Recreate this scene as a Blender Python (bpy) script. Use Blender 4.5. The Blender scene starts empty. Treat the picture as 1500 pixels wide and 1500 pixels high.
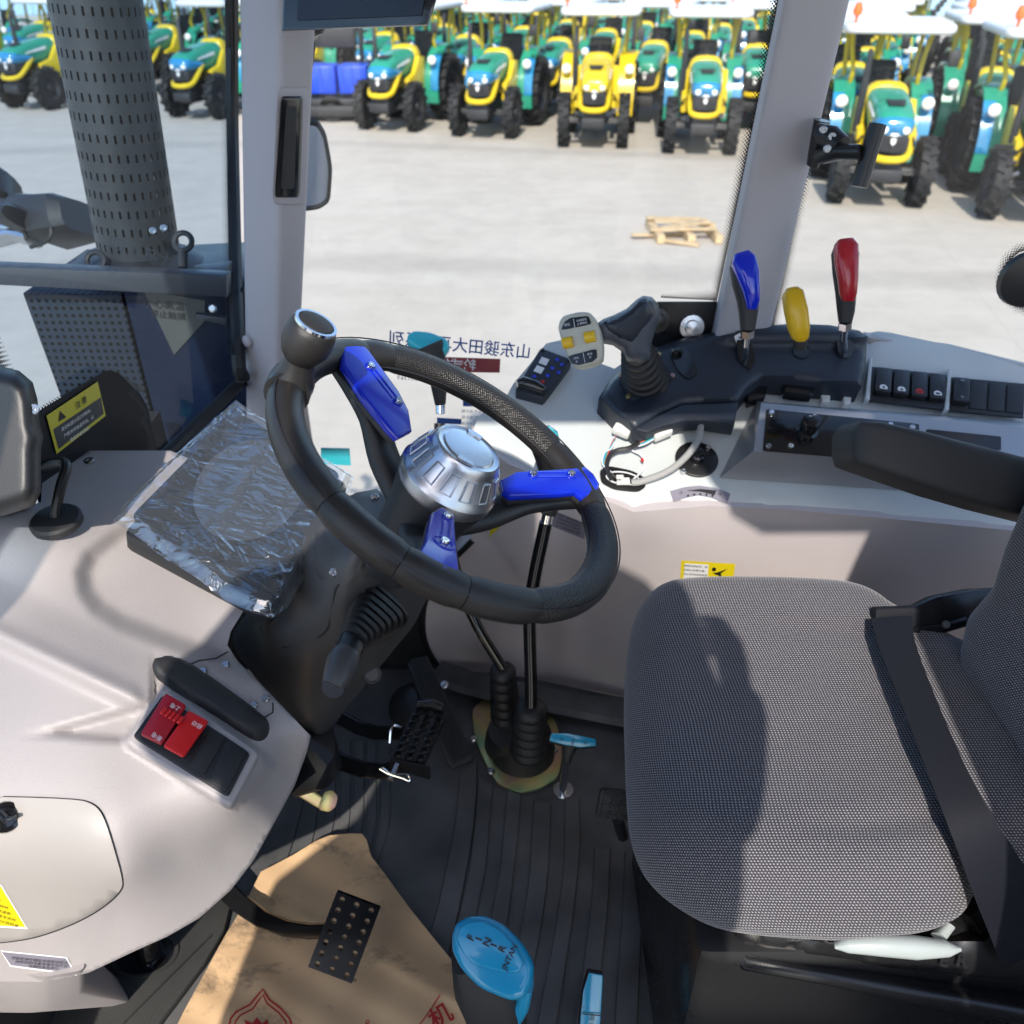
import bpy, bmesh, math, random
import numpy as np
from mathutils import Vector, Matrix
from mathutils.geometry import delaunay_2d_cdt
random.seed(7)
scn = bpy.context.scene
COL = scn.collection
R = math.radians
# ------------------------------------------------------------------ camera
F = 1250.0; PIT = R(33); CZ = 3.0
cd = bpy.data.cameras.new('camera'); cam = bpy.data.objects.new('camera', cd); COL.objects.link(cam)
cam.location = (0, 0, CZ); cam.rotation_euler = (R(90) - PIT, 0, 0)
cd.sensor_width = 24; cd.sensor_height = 24; cd.sensor_fit = 'HORIZONTAL'; cd.lens = 24 * F / 1500
cd.clip_start = .02; cd.clip_end = 600
cd.dof.use_dof = True; cd.dof.focus_distance = 1.0; cd.dof.aperture_fstop = 4.3
scn.camera = cam
# ------------------------------------------------------------------ world, sun, exposure
SUN_EL = R(42); SUN_AZ = (-.10, -1.0)
_l = math.hypot(*SUN_AZ)
SUN = Vector((SUN_AZ[0] / _l * math.cos(SUN_EL), SUN_AZ[1] / _l * math.cos(SUN_EL), math.sin(SUN_EL)))
w = bpy.data.worlds.new('World'); scn.world = w; w.use_nodes = True
nt = w.node_tree; bg = nt.nodes['Background']
sk = nt.nodes.new('ShaderNodeTexSky'); sk.sky_type = 'NISHITA'; sk.sun_disc = False
sk.sun_elevation = SUN_EL; sk.sun_rotation = math.atan2(SUN.x, SUN.y); sk.altitude = 50
nt.links.new(sk.outputs[0], bg.inputs[0]); bg.inputs[1].default_value = .15
sl = bpy.data.lights.new('sun', 'SUN'); sl.energy = 2.4; sl.angle = R(.5); sl.color = (1, .93, .84)
so = bpy.data.objects.new('sun', sl); COL.objects.link(so)
so.rotation_euler = SUN.to_track_quat('Z', 'Y').to_euler()
scn.view_settings.view_transform = 'Standard'; scn.view_settings.look = 'None'
scn.view_settings.exposure = 1.25; scn.view_settings.gamma = 1
try: scn.view_settings.use_curve_mapping = False
except Exception: pass
scn.cycles.max_bounces = 10; scn.cycles.transparent_max_bounces = 24
scn.cycles.use_adaptive_sampling = True
# ------------------------------------------------------------------ geometry of the view: a pixel and one known distance give a point
def ray(px, py):
    a = (px - 750) / F; b = (750 - py) / F
    return Vector((a, b * math.sin(PIT) + math.cos(PIT), b * math.cos(PIT) - math.sin(PIT)))
CAM = Vector((0, 0, CZ))
def P(px, py, x=None, y=None, z=None, t=None, pl=None):
    d = ray(px, py)
    if z is not None: t = (z - CZ) / d.z
    elif y is not None: t = y / d.y
    elif x is not None: t = x / d.x
    elif pl is not None: t = (Vector(pl[0]) - CAM).dot(Vector(pl[1])) / d.dot(Vector(pl[1]))
    return CAM + d * t
def shift(pl, k): return (Vector(pl[0]) + Vector(pl[1]).normalized() * k, pl[1])
VIEWR = Vector((1, 0, 0)); VIEWU = Vector((0, math.sin(PIT), math.cos(PIT))); VIEWB = Vector((0, -math.cos(PIT), math.sin(PIT)))
# ------------------------------------------------------------------ materials
MATS = {}
def mat(name, col, rough=.5, metal=0., bump=0., scale=200., var=0., vscale=6., coat=0., spec=.5, kind='noise'):
    m = bpy.data.materials.new(name); m.use_nodes = True; n = m.node_tree; b = n.nodes['Principled BSDF']
    b.inputs['Base Color'].default_value = (*col, 1); b.inputs['Roughness'].default_value = rough
    b.inputs['Metallic'].default_value = metal; b.inputs['Coat Weight'].default_value = coat
    b.inputs['Coat Roughness'].default_value = .08; b.inputs['Specular IOR Level'].default_value = spec
    tc = n.nodes.new('ShaderNodeTexCoord')
    if var:
        t = n.nodes.new('ShaderNodeTexNoise'); t.inputs['Scale'].default_value = vscale; t.inputs['Detail'].default_value = 6
        n.links.new(tc.outputs['Object'], t.inputs['Vector'])
        r = n.nodes.new('ShaderNodeMapRange'); r.inputs[1].default_value = .3; r.inputs[2].default_value = .7
        r.inputs[3].default_value = 1 - var; r.inputs[4].default_value = 1 + var
        n.links.new(t.outputs[0], r.inputs[0])
        x = n.nodes.new('ShaderNodeVectorMath'); x.operation = 'SCALE'; x.inputs[0].default_value = col
        n.links.new(r.outputs[0], x.inputs['Scale']); n.links.new(x.outputs[0], b.inputs['Base Color'])
        r2 = n.nodes.new('ShaderNodeMapRange'); r2.inputs[1].default_value = .3; r2.inputs[2].default_value = .7
        r2.inputs[3].default_value = max(.03, rough - .1); r2.inputs[4].default_value = min(1, rough + .1)
        n.links.new(t.outputs[0], r2.inputs[0]); n.links.new(r2.outputs[0], b.inputs['Roughness'])
    if bump:
        if kind == 'noise':
            t = n.nodes.new('ShaderNodeTexNoise'); t.inputs['Scale'].default_value = scale; t.inputs['Detail'].default_value = 3
        else:
            t = n.nodes.new('ShaderNodeTexVoronoi'); t.inputs['Scale'].default_value = scale; t.inputs['Randomness'].default_value = .25 if kind == 'dots' else 1
        n.links.new(tc.outputs['Object'], t.inputs['Vector'])
        bp = n.nodes.new('ShaderNodeBump'); bp.inputs['Strength'].default_value = bump; bp.inputs['Distance'].default_value = .002
        n.links.new(t.outputs[0], bp.inputs['Height']); n.links.new(bp.outputs[0], b.inputs['Normal'])
    MATS[name] = m
    return m
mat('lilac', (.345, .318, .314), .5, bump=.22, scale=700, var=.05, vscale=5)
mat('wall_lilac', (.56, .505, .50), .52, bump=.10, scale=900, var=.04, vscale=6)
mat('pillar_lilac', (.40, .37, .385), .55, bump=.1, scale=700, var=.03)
mat('hatch_grey', (.335, .312, .292), .5, bump=.1, scale=900, var=.03)
mat('white_plastic', (.50, .53, .525), .42, bump=.08, scale=900, var=.03, vscale=12)
mat('black', (.016, .017, .019), .42, bump=.12, scale=900, var=.15)
mat('black_soft', (.022, .022, .023), .6, bump=.2, scale=700, var=.15)
mat('gloss_black', (.008, .008, .009), .18, coat=.4, var=.1)
mat('satin_black', (.012, .012, .013), .3, bump=.05, scale=500, var=.1)
mat('plate_black', (.010, .011, .014), .5, spec=.2, var=.1)
mat('column_black', (.058, .056, .055), .42, bump=.12, scale=900, var=.15, vscale=14)
mat('navy_panel', (.018, .023, .034), .4, bump=.1, scale=900, var=.12)
mat('leather', (.019, .017, .016), .40, bump=.22, scale=1500, var=.08)
mat('leather_dots', (.019, .017, .016), .38, bump=.6, scale=420, var=.1, kind='dots')
mat('rubber', (.011, .011, .012), .55, bump=.1, scale=500, var=.15)
mat('blue_gloss', (.004, .022, .50), .2, coat=.3, var=.04)
mat('silver', (.62, .64, .67), .28, metal=1, bump=.04, scale=300, var=.05)
mat('brushed', (.42, .43, .45), .38, metal=.75, bump=.06, scale=600, var=.05)
mat('chrome', (.75, .76, .78), .1, metal=1, var=.04)
mat('steel', (.55, .56, .58), .25, metal=1, bump=.1, scale=300, var=.08)
mat('zinc', (.50, .38, .20), .34, metal=.85, bump=.1, scale=200, var=.1)
mat('cyan', (.012, .29, .50), .24, coat=.4, var=.03)
mat('teal', (.035, .44, .52), .25, coat=.4, var=.03)
mat('red', (.42, .012, .022), .28, coat=.3, var=.04)
mat('red_bright', (.62, .014, .016), .35, var=.03)
mat('red_dark', (.36, .008, .02), .35, var=.03)
mat('yellow', (.74, .45, .012), .35, var=.03)
mat('sticker_yellow', (.72, .58, .01), .4, var=.03)
mat('sticker_olive', (.50, .44, .02), .4, var=.03)
mat('sticker_white', (.75, .75, .75), .45, var=.03)
mat('sticker_grey', (.20, .19, .23), .45, var=.03)
mat('print_black', (.012, .012, .014), .5, var=.05)
mat('print_white', (.75, .75, .75), .5, var=.03)
mat('print_red', (.45, .02, .02), .55, var=.12, vscale=60)
mat('print_blue', (.02, .08, .30), .5, var=.05)
mat('print_maroon', (.28, .05, .05), .5, var=.05)
mat('reflection_grey', (.07, .072, .066), .5, var=.1)  # dim colour for the painted reflection of a paper label
mat('beige', (.50, .48, .39), .4, bump=.05, scale=600, var=.03)
mat('grip_grey', (.065, .072, .09), .45, bump=.1, scale=700, var=.05)
mat('lever_grey', (.36, .40, .39), .35, var=.03)
mat('mat_rubber', (.085, .085, .086), .55, bump=.3, scale=160, var=.5, vscale=9)
mat('carpet', (.030, .030, .028), .75, bump=.5, scale=500, var=.25, vscale=10)
mat('connector', (.66, .66, .62), .4, var=.04)
mat('conduit', (.30, .30, .29), .5, var=.05)
for nm, c in (('wire_red', (.5, .02, .02)), ('wire_green', (.03, .30, .20)), ('wire_blue', (.04, .25, .5)), ('wire_white', (.65, .65, .65)), ('wire_black', (.015, .015, .015))):
    mat(nm, c, .4, var=.05)
mat('exhaust_steel', (.052, .058, .064), .45, metal=.35, bump=.15, scale=120, var=.12)
mat('dark_steel', (.022, .024, .028), .45, metal=.1, bump=.1, scale=150, var=.15)
mat('hood_navy', (.007, .013, .032), .3, coat=0, spec=.15, var=.1)
mat('rail_grey', (.06, .066, .078), .4, metal=.3, var=.1)
mat('tractor_green', (.02, .25, .155), .32, coat=.3, var=.12, vscale=3)
mat('tractor_yellow', (.66, .47, .012), .35, coat=.2, var=.06, vscale=3)
mat('film_blue', (.02, .20, .40), .15, coat=.5, bump=.6, scale=14, var=.3, vscale=5)
mat('tyre', (.011, .011, .011), .75, bump=.3, scale=60, var=.25)
mat('iron', (.02, .02, .022), .55, var=.2)
mat('canopy_white', (.62, .63, .63), .45, var=.04)
mat('post_olive', (.42, .34, .012), .4, var=.06)
mat('beacon', (.75, .13, .02), .3, var=.05)
mat('lens_white', (.75, .74, .72), .2, var=.05)
mat('crate_blue', (.01, .06, .55), .4, var=.08)
mat('orange_red', (.62, .07, .02), .4, var=.06)
mat('shed_blue', (.33, .50, .62), .5, var=.05, vscale=.6)
mat('wood', (.48, .35, .20), .75, bump=.4, scale=40, var=.2, vscale=9)
mat('skin', (.45, .27, .19), .5, var=.05); mat('shirt', (.08, .09, .12), .8, var=.1); mat('trousers', (.04, .045, .06), .8, var=.1); mat('hair', (.015, .012, .01), .6, var=.1)
mat('lining', (.30, .30, .31), .7, var=.05)

def nodes_mat(name):
    m = bpy.data.materials.new(name); m.use_nodes = True; MATS[name] = m
    return m, m.node_tree.nodes, m.node_tree.links
def glass(name, tint, refl=1.0, rough=.0, dirt=0.):
    m, n, l = nodes_mat(name); out = n['Material Output']; n.remove(n['Principled BSDF'])
    tr = n.new('ShaderNodeBsdfTransparent'); tr.inputs[0].default_value = (*tint, 1)
    gl = n.new('ShaderNodeBsdfGlossy'); gl.inputs['Roughness'].default_value = rough
    fr = n.new('ShaderNodeLayerWeight'); fr.inputs[0].default_value = .5
    p5 = n.new('ShaderNodeMath'); p5.operation = 'POWER'; p5.inputs[1].default_value = 5; l.new(fr.outputs['Facing'], p5.inputs[0])
    mu = n.new('ShaderNodeMath'); mu.operation = 'MULTIPLY_ADD'; mu.inputs[1].default_value = .9 * refl; mu.inputs[2].default_value = .045 * refl
    mx = n.new('ShaderNodeMixShader'); l.new(p5.outputs[0], mu.inputs[0]); l.new(mu.outputs[0], mx.inputs[0])
    l.new(tr.outputs[0], mx.inputs[1]); l.new(gl.outputs[0], mx.inputs[2])
    last = mx
    if dirt:
        tc = n.new('ShaderNodeTexCoord'); t = n.new('ShaderNodeTexNoise'); t.inputs['Scale'].default_value = 5; t.inputs['Detail'].default_value = 8
        l.new(tc.outputs['Object'], t.inputs['Vector'])
        r = n.new('ShaderNodeMapRange'); r.inputs[1].default_value = .35; r.inputs[2].default_value = .8; r.inputs[3].default_value = dirt * .5; r.inputs[4].default_value = dirt * 1.5
        l.new(t.outputs[0], r.inputs[0])
        df = n.new('ShaderNodeBsdfDiffuse'); df.inputs[0].default_value = (.55, .56, .56, 1)
        m2 = n.new('ShaderNodeMixShader'); l.new(r.outputs[0], m2.inputs[0]); l.new(mx.outputs[0], m2.inputs[1]); l.new(df.outputs[0], m2.inputs[2]); last = m2
    l.new(last.outputs[0], out.inputs[0])
    return m
glass('side_glass', (.93, .96, .96), .8, dirt=.012)
glass('windscreen_glass', (.56, .67, .76), .45, dirt=.002)
def film_mat():
    m, n, l = nodes_mat('clear_film'); out = n['Material Output']; n.remove(n['Principled BSDF'])
    tr = n.new('ShaderNodeBsdfTransparent'); tr.inputs[0].default_value = (.93, .94, .95, 1)
    gl = n.new('ShaderNodeBsdfGlossy'); gl.inputs['Roughness'].default_value = .06
    fr0 = n.new('ShaderNodeLayerWeight'); fr0.inputs[0].default_value = .5
    fr = n.new('ShaderNodeMath'); fr.operation = 'POWER'; fr.inputs[1].default_value = 4; n0 = l.new(fr0.outputs['Facing'], fr.inputs[0])
    mu = n.new('ShaderNodeMath'); mu.operation = 'MULTIPLY_ADD'; mu.inputs[1].default_value = 1.3; mu.inputs[2].default_value = .24
    tc = n.new('ShaderNodeTexCoord'); t = n.new('ShaderNodeTexNoise'); t.inputs['Scale'].default_value = 16; t.inputs['Detail'].default_value = 2.5; t.inputs['Distortion'].default_value = 1.0
    mp = n.new('ShaderNodeMapping'); mp.inputs['Scale'].default_value = (1, 2.4, 1); mp.inputs['Rotation'].default_value = (0, 0, .9)
    l.new(tc.outputs['Object'], mp.inputs[0]); l.new(mp.outputs[0], t.inputs['Vector'])
    bp = n.new('ShaderNodeBump'); bp.inputs['Strength'].default_value = .9; bp.inputs['Distance'].default_value = .006
    l.new(t.outputs[0], bp.inputs['Height']); l.new(bp.outputs[0], gl.inputs['Normal']); l.new(bp.outputs[0], fr0.inputs['Normal'])
    mx = n.new('ShaderNodeMixShader'); l.new(fr.outputs[0], mu.inputs[0]); l.new(mu.outputs[0], mx.inputs[0])
    l.new(tr.outputs[0], mx.inputs[1]); l.new(gl.outputs[0], mx.inputs[2])
    df = n.new('ShaderNodeBsdfDiffuse'); df.inputs[0].default_value = (.62, .72, .85, 1)
    m2 = n.new('ShaderNodeMixShader'); m2.inputs[0].default_value = .045; l.new(mx.outputs[0], m2.inputs[1]); l.new(df.outputs[0], m2.inputs[2])
    l.new(m2.outputs[0], out.inputs[0])
film_mat()
def frit_mat():   # printed ceramic dots that shrink along UV v
    m, n, l = nodes_mat('frit'); out = n['Material Output']; b = n['Principled BSDF']; b.inputs['Base Color'].default_value = (.01, .01, .012, 1); b.inputs['Roughness'].default_value = .3
    uv = n.new('ShaderNodeUVMap'); sp = n.new('ShaderNodeSeparateXYZ'); l.new(uv.outputs[0], sp.inputs[0])
    vo = n.new('ShaderNodeTexVoronoi'); vo.inputs['Randomness'].default_value = 0; vo.inputs['Scale'].default_value = 1; vo.voronoi_dimensions = '2D'
    mp = n.new('ShaderNodeMapping'); mp.inputs['Rotation'].default_value = (0, 0, .785); mp.inputs['Scale'].default_value = (250, 250, 250)
    at = n.new('ShaderNodeUVMap'); at.uv_map = 'metric'; l.new(at.outputs[0], mp.inputs[0]); l.new(mp.outputs[0], vo.inputs['Vector'])
    uv.uv_map = 'band'
    r = n.new('ShaderNodeMapRange'); r.inputs[3].default_value = .62; r.inputs[4].default_value = .12; l.new(sp.outputs[1], r.inputs[0])
    g = n.new('ShaderNodeMath'); g.operation = 'LESS_THAN'; l.new(vo.outputs['Distance'], g.inputs[0]); l.new(r.outputs[0], g.inputs[1])
    l.new(g.outputs[0], b.inputs['Alpha'])
frit_mat()
def fabric_mat():
    m, n, l = nodes_mat('fabric'); b = n['Principled BSDF']; b.inputs['Roughness'].default_value = .85; b.inputs['Sheen Weight'].default_value = .25
    tc = n.new('ShaderNodeTexCoord'); sp = n.new('ShaderNodeSeparateXYZ'); l.new(tc.outputs['Object'], sp.inputs[0])
    def M(op, a, bb=None):
        q = n.new('ShaderNodeMath'); q.operation = op
        for i, v in enumerate((a, bb)):
            if v is None: continue
            if isinstance(v, (int, float)): q.inputs[i].default_value = v
            else: l.new(v, q.inputs[i])
        return q.outputs[0]
    k = 2 * math.pi / .0039
    A = M('SINE', M('MULTIPLY', M('ADD', sp.outputs[0], M('MULTIPLY', sp.outputs[2], .9)), k))
    B = M('SINE', M('MULTIPLY', M('ADD', sp.outputs[1], M('MULTIPLY', sp.outputs[2], .75)), k * 1.08))
    pr = M('MULTIPLY', M('MAXIMUM', M('ADD', A, .35), 0.0), M('MAXIMUM', M('ADD', B, .35), 0.0))
    nz = n.new('ShaderNodeTexNoise'); nz.inputs['Scale'].default_value = 500; l.new(tc.outputs['Object'], nz.inputs['Vector'])
    h = M('ADD', pr, M('MULTIPLY', M('SUBTRACT', nz.outputs[0], .5), .8))
    r = n.new('ShaderNodeMapRange'); r.inputs[1].default_value = .05; r.inputs[2].default_value = 1.1; l.new(h, r.inputs[0])
    cr = n.new('ShaderNodeMix'); cr.data_type = 'RGBA'; cr.inputs[6].default_value = (.026, .025, .031, 1); cr.inputs[7].default_value = (.34, .32, .345, 1)
    l.new(r.outputs[0], cr.inputs[0]); l.new(cr.outputs[2], b.inputs['Base Color'])
    bp = n.new('ShaderNodeBump'); bp.inputs['Strength'].default_value = .6; bp.inputs['Distance'].default_value = .0012
    l.new(r.outputs[0], bp.inputs['Height']); l.new(bp.outputs[0], b.inputs['Normal'])
fabric_mat()
def belt_mat():
    m, n, l = nodes_mat('webbing'); b = n['Principled BSDF']; b.inputs['Roughness'].default_value = .65; b.inputs['Specular IOR Level'].default_value = .3; b.inputs['Base Color'].default_value = (.006, .007, .012, 1)
    tc = n.new('ShaderNodeTexCoord'); t = n.new('ShaderNodeTexWave'); t.inputs['Scale'].default_value = 260; t.bands_direction = 'DIAGONAL'
    l.new(tc.outputs['Object'], t.inputs['Vector']); bp = n.new('ShaderNodeBump'); bp.inputs['Strength'].default_value = .4; bp.inputs['Distance'].default_value = .001
    l.new(t.outputs[0], bp.inputs['Height']); l.new(bp.outputs[0], b.inputs['Normal'])
belt_mat()
def concrete_mat():
    m, n, l = nodes_mat('concrete'); b = n['Principled BSDF']; b.inputs['Roughness'].default_value = .85
    tc = n.new('ShaderNodeNewGeometry')
    cr = n.new('ShaderNodeValToRGB'); cr.color_ramp.elements[0].position = .3; cr.color_ramp.elements[1].position = .72
    cr.color_ramp.elements[0].color = (.40, .358, .30, 1); cr.color_ramp.elements[1].color = (.46, .415, .355, 1)
    t = n.new('ShaderNodeTexNoise'); t.inputs['Scale'].default_value = .45; t.inputs['Detail'].default_value = 9; t.inputs['Roughness'].default_value = .65; t.inputs['Distortion'].default_value = .6
    mp = n.new('ShaderNodeMapping'); mp.inputs['Scale'].default_value = (1, 2.2, 1)
    l.new(tc.outputs['Position'], mp.inputs[0]); l.new(mp.outputs[0], t.inputs['Vector']); t2 = n.new('ShaderNodeTexNoise'); t2.inputs['Scale'].default_value = 2.6; t2.inputs['Detail'].default_value = 10; t2.inputs['Roughness'].default_value = .7; l.new(tc.outputs['Position'], t2.inputs['Vector'])
    r2 = n.new('ShaderNodeMapRange'); r2.inputs[1].default_value = .28; r2.inputs[2].default_value = .6; r2.inputs[3].default_value = .90; r2.inputs[4].default_value = 1.03; l.new(t2.outputs[0], r2.inputs[0])
    t3 = n.new('ShaderNodeTexWave'); t3.wave_type = 'RINGS'; t3.inputs['Scale'].default_value = .045; t3.inputs['Distortion'].default_value = 14; t3.inputs['Detail'].default_value = 2; t3.inputs['Detail Scale'].default_value = .35; l.new(tc.outputs['Position'], t3.inputs['Vector'])
    r3 = n.new('ShaderNodeMapRange'); r3.inputs[1].default_value = .0; r3.inputs[2].default_value = .035; r3.inputs[3].default_value = .86; r3.inputs[4].default_value = 1.0; l.new(t3.outputs['Fac'], r3.inputs[0])
    mm = n.new('ShaderNodeMath'); mm.operation = 'MULTIPLY'; l.new(r2.outputs[0], mm.inputs[0]); l.new(r3.outputs[0], mm.inputs[1])
    sx = n.new('ShaderNodeVectorMath'); sx.operation = 'SCALE'; l.new(cr.outputs[0], sx.inputs[0]); l.new(mm.outputs[0], sx.inputs['Scale'])
    l.new(t.outputs[0], cr.inputs[0]); l.new(sx.outputs[0], b.inputs['Base Color'])
concrete_mat()
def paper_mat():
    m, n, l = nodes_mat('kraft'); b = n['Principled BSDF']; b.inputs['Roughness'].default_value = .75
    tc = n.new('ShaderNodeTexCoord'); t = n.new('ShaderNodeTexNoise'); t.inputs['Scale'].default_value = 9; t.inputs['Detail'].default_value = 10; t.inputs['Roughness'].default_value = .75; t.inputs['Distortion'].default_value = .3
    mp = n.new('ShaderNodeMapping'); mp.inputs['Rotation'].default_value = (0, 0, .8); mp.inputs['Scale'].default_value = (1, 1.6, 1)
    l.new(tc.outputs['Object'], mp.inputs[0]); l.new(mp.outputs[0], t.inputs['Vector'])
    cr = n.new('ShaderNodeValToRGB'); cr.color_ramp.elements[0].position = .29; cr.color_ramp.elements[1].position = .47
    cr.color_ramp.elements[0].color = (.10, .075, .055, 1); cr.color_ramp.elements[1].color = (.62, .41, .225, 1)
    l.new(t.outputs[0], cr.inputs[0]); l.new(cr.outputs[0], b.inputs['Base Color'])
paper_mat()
def zinc_mat():
    m = MATS['zinc']; n = m.node_tree.nodes; l = m.node_tree.links; b = n['Principled BSDF']
    tc = n.new('ShaderNodeTexCoord'); t = n.new('ShaderNodeTexNoise'); t.inputs['Scale'].default_value = 9; t.inputs['Distortion'].default_value = 1.0
    l.new(tc.outputs['Object'], t.inputs['Vector']); cr = n.new('ShaderNodeValToRGB')
    e = cr.color_ramp.elements; e[0].position = .32; e[0].color = (.62, .33, .33, 1); e[1].position = .66; e[1].color = (.30, .46, .24, 1)
    q = e.new(.48); q.color = (.62, .50, .22, 1); l.new(t.outputs[0], cr.inputs[0]); l.new(cr.outputs[0], b.inputs['Base Color']); b.inputs['Roughness'].default_value = .28
zinc_mat()
mat('mirror', (.85, .87, .88), .02, metal=1, var=.02)
mat('screen', (.06, .07, .085), .25, coat=.3, var=.05); mat('screen_dark', (.012, .013, .016), .22, var=.05)
def perf_mat():
    m, n, l = nodes_mat('perforated'); b = n['Principled BSDF']; b.inputs['Roughness'].default_value = .4; b.inputs['Specular IOR Level'].default_value = .2
    tc = n.new('ShaderNodeTexCoord'); vo = n.new('ShaderNodeTexVoronoi'); vo.inputs['Randomness'].default_value = 0; vo.inputs['Scale'].default_value = 70
    sp = n.new('ShaderNodeSeparateXYZ'); cb = n.new('ShaderNodeCombineXYZ'); l.new(tc.outputs['Object'], sp.inputs[0]); l.new(sp.outputs[0], cb.inputs[0]); l.new(sp.outputs[2], cb.inputs[1]); vo.voronoi_dimensions = '2D'
    l.new(cb.outputs[0], vo.inputs['Vector']); g = n.new('ShaderNodeMath'); g.operation = 'LESS_THAN'; g.inputs[1].default_value = .26; l.new(vo.outputs['Distance'], g.inputs[0])
    cr = n.new('ShaderNodeMix'); cr.data_type = 'RGBA'; cr.inputs[6].default_value = (.020, .028, .042, 1); cr.inputs[7].default_value = (.001, .001, .001, 1)
    l.new(g.outputs[0], cr.inputs[0]); l.new(cr.outputs[2], b.inputs['Base Color'])
perf_mat()
# ------------------------------------------------------------------ mesh helpers
ORG = {}
def tag(o, label=None, cat=None, group=None, kind=None):
    if label: o['label'] = label
    if cat: o['category'] = cat
    if group: o['group'] = group
    if kind: o['kind'] = kind
    return o
def thing(name, label, cat, loc=(0, 0, 0), group=None):
    o = bpy.data.objects.new(name, None); o.empty_display_size = .05; o.location = loc; COL.objects.link(o); ORG[o.name] = Vector(loc)
    return tag(o, label, cat, group)
def obj(name, bm, m, parent=None, smooth=35, label=None):
    me = bpy.data.meshes.new(name)
    if isinstance(bm, bmesh.types.BMesh):
        bmesh.ops.recalc_face_normals(bm, faces=bm.faces) if not getattr(obj, 'raw', False) else None
        bm.to_mesh(me); bm.free()
    else: me = bm
    me.materials.clear(); me.materials.append(MATS[m] if isinstance(m, str) else m)
    o = bpy.data.objects.new(name, me); COL.objects.link(o)
    g = ORG.get(parent.name, Vector()) if parent else Vector()
    if g.length: me.transform(Matrix.Translation(-g))
    ORG[o.name] = g
    if parent: o.parent = parent
    if smooth:
        me.shade_smooth()
        if smooth < 180: me.set_sharp_from_angle(angle=R(smooth))
    if label: o['label'] = label
    return o
def one(name, bm, m, label, cat, group=None, smooth=35):   # a thing that is one mesh
    return tag(obj(name, bm, m, None, smooth), label, cat, group)
def new(): return bmesh.new()
def join(*bms):
    out = bmesh.new()
    for b in bms:
        me = bpy.data.meshes.new('tmp'); b.to_mesh(me); b.free(); out.from_mesh(me); bpy.data.meshes.remove(me)
    return out
def frame(axis, up=Vector((0, 0, 1))):
    a = Vector(axis).normalized(); up = Vector(up)
    if abs(a.dot(up.normalized())) > .98: up = Vector((1, 0, 0)) if abs(a.x) < .9 else Vector((0, 1, 0))
    u = up.cross(a).normalized(); v = a.cross(u).normalized()
    return u, v, a
def rings(rs, cap=True, closed=False):
    bm = bmesh.new(); V = [[bm.verts.new(p) for p in r] for r in rs]; n = len(rs[0])
    m = len(V)
    for i in range(m if closed else m - 1):
        a, b = V[i], V[(i + 1) % m]
        for k in range(n): bm.faces.new((a[k], a[(k + 1) % n], b[(k + 1) % n], b[k]))
    if cap and not closed:
        bm.faces.new(V[0][::-1]); bm.faces.new(V[-1])
    return bm
def tube(pts, r, n=10, smoothp=0, flat=None, up=(0, 0, 1), cap=True):
    pts = [Vector(p) for p in pts]
    if smoothp: pts = spline(pts, smoothp)
    rr = r if isinstance(r, (list, tuple)) else None
    out = []; N = len(pts); u = None
    for i, p in enumerate(pts):
        d = (pts[min(i + 1, N - 1)] - pts[max(i - 1, 0)])
        if d.length < 1e-9: d = Vector((0, 0, 1))
        if u is None: u, v, a = frame(d, up)
        else:
            a = d.normalized(); u = (u - a * u.dot(a)).normalized(); v = a.cross(u)
        if rr: f = i / (N - 1) * (len(rr) - 1); j = min(int(f), len(rr) - 2); rad = rr[j] + (rr[j + 1] - rr[j]) * (f - j)
        else: rad = r
        ru, rv = (rad, rad) if not flat else (rad * flat[0], rad * flat[1])
        out.append([p + u * (ru * math.cos(2 * math.pi * k / n)) + v * (rv * math.sin(2 * math.pi * k / n)) for k in range(n)])
    return rings(out, cap)
def spline(pts, k=6):
    pts = [Vector(p) for p in pts]; q = [pts[0] * 2 - pts[1]] + pts + [pts[-1] * 2 - pts[-2]]; out = []
    for i in range(1, len(q) - 2):
        p0, p1, p2, p3 = q[i - 1:i + 3]
        for s in range(k):
            t = s / k
            out.append(.5 * ((2 * p1) + (p2 - p0) * t + (2 * p0 - 5 * p1 + 4 * p2 - p3) * t * t + (3 * p1 - p0 - 3 * p2 + p3) * t ** 3))
    out.append(pts[-1]); return out
def box(c, s, rot=None, bev=0., seg=2):
    bm = bmesh.new(); bmesh.ops.create_cube(bm, size=1)
    for v in bm.verts: v.co = Vector((v.co.x * s[0], v.co.y * s[1], v.co.z * s[2]))
    if bev: bmesh.ops.bevel(bm, geom=bm.edges[:], offset=bev, segments=seg, affect='EDGES', profile=.5)
    M = Matrix.Translation(Vector(c)) @ (rot.to_4x4() if rot is not None else Matrix())
    bm.transform(M); return bm
def basis(u, v=None, n=None):   # 3x3 whose columns are u, v, n
    u = Vector(u).normalized()
    if v is None: n = Vector(n).normalized(); v = n.cross(u).normalized(); n = u.cross(v)
    else: v = (Vector(v) - u * u.dot(Vector(v))).normalized(); n = u.cross(v)
    return Matrix((u, v, n)).transposed()
def lathe(base, axis, prof, n=24, cap=True):     # prof: (radius, height along the axis)
    u, v, a = frame(axis); base = Vector(base)
    return rings([[base + a * h + (u * math.cos(2 * math.pi * k / n) + v * math.sin(2 * math.pi * k / n)) * max(r, 1e-5) for k in range(n)] for r, h in prof], cap)
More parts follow.
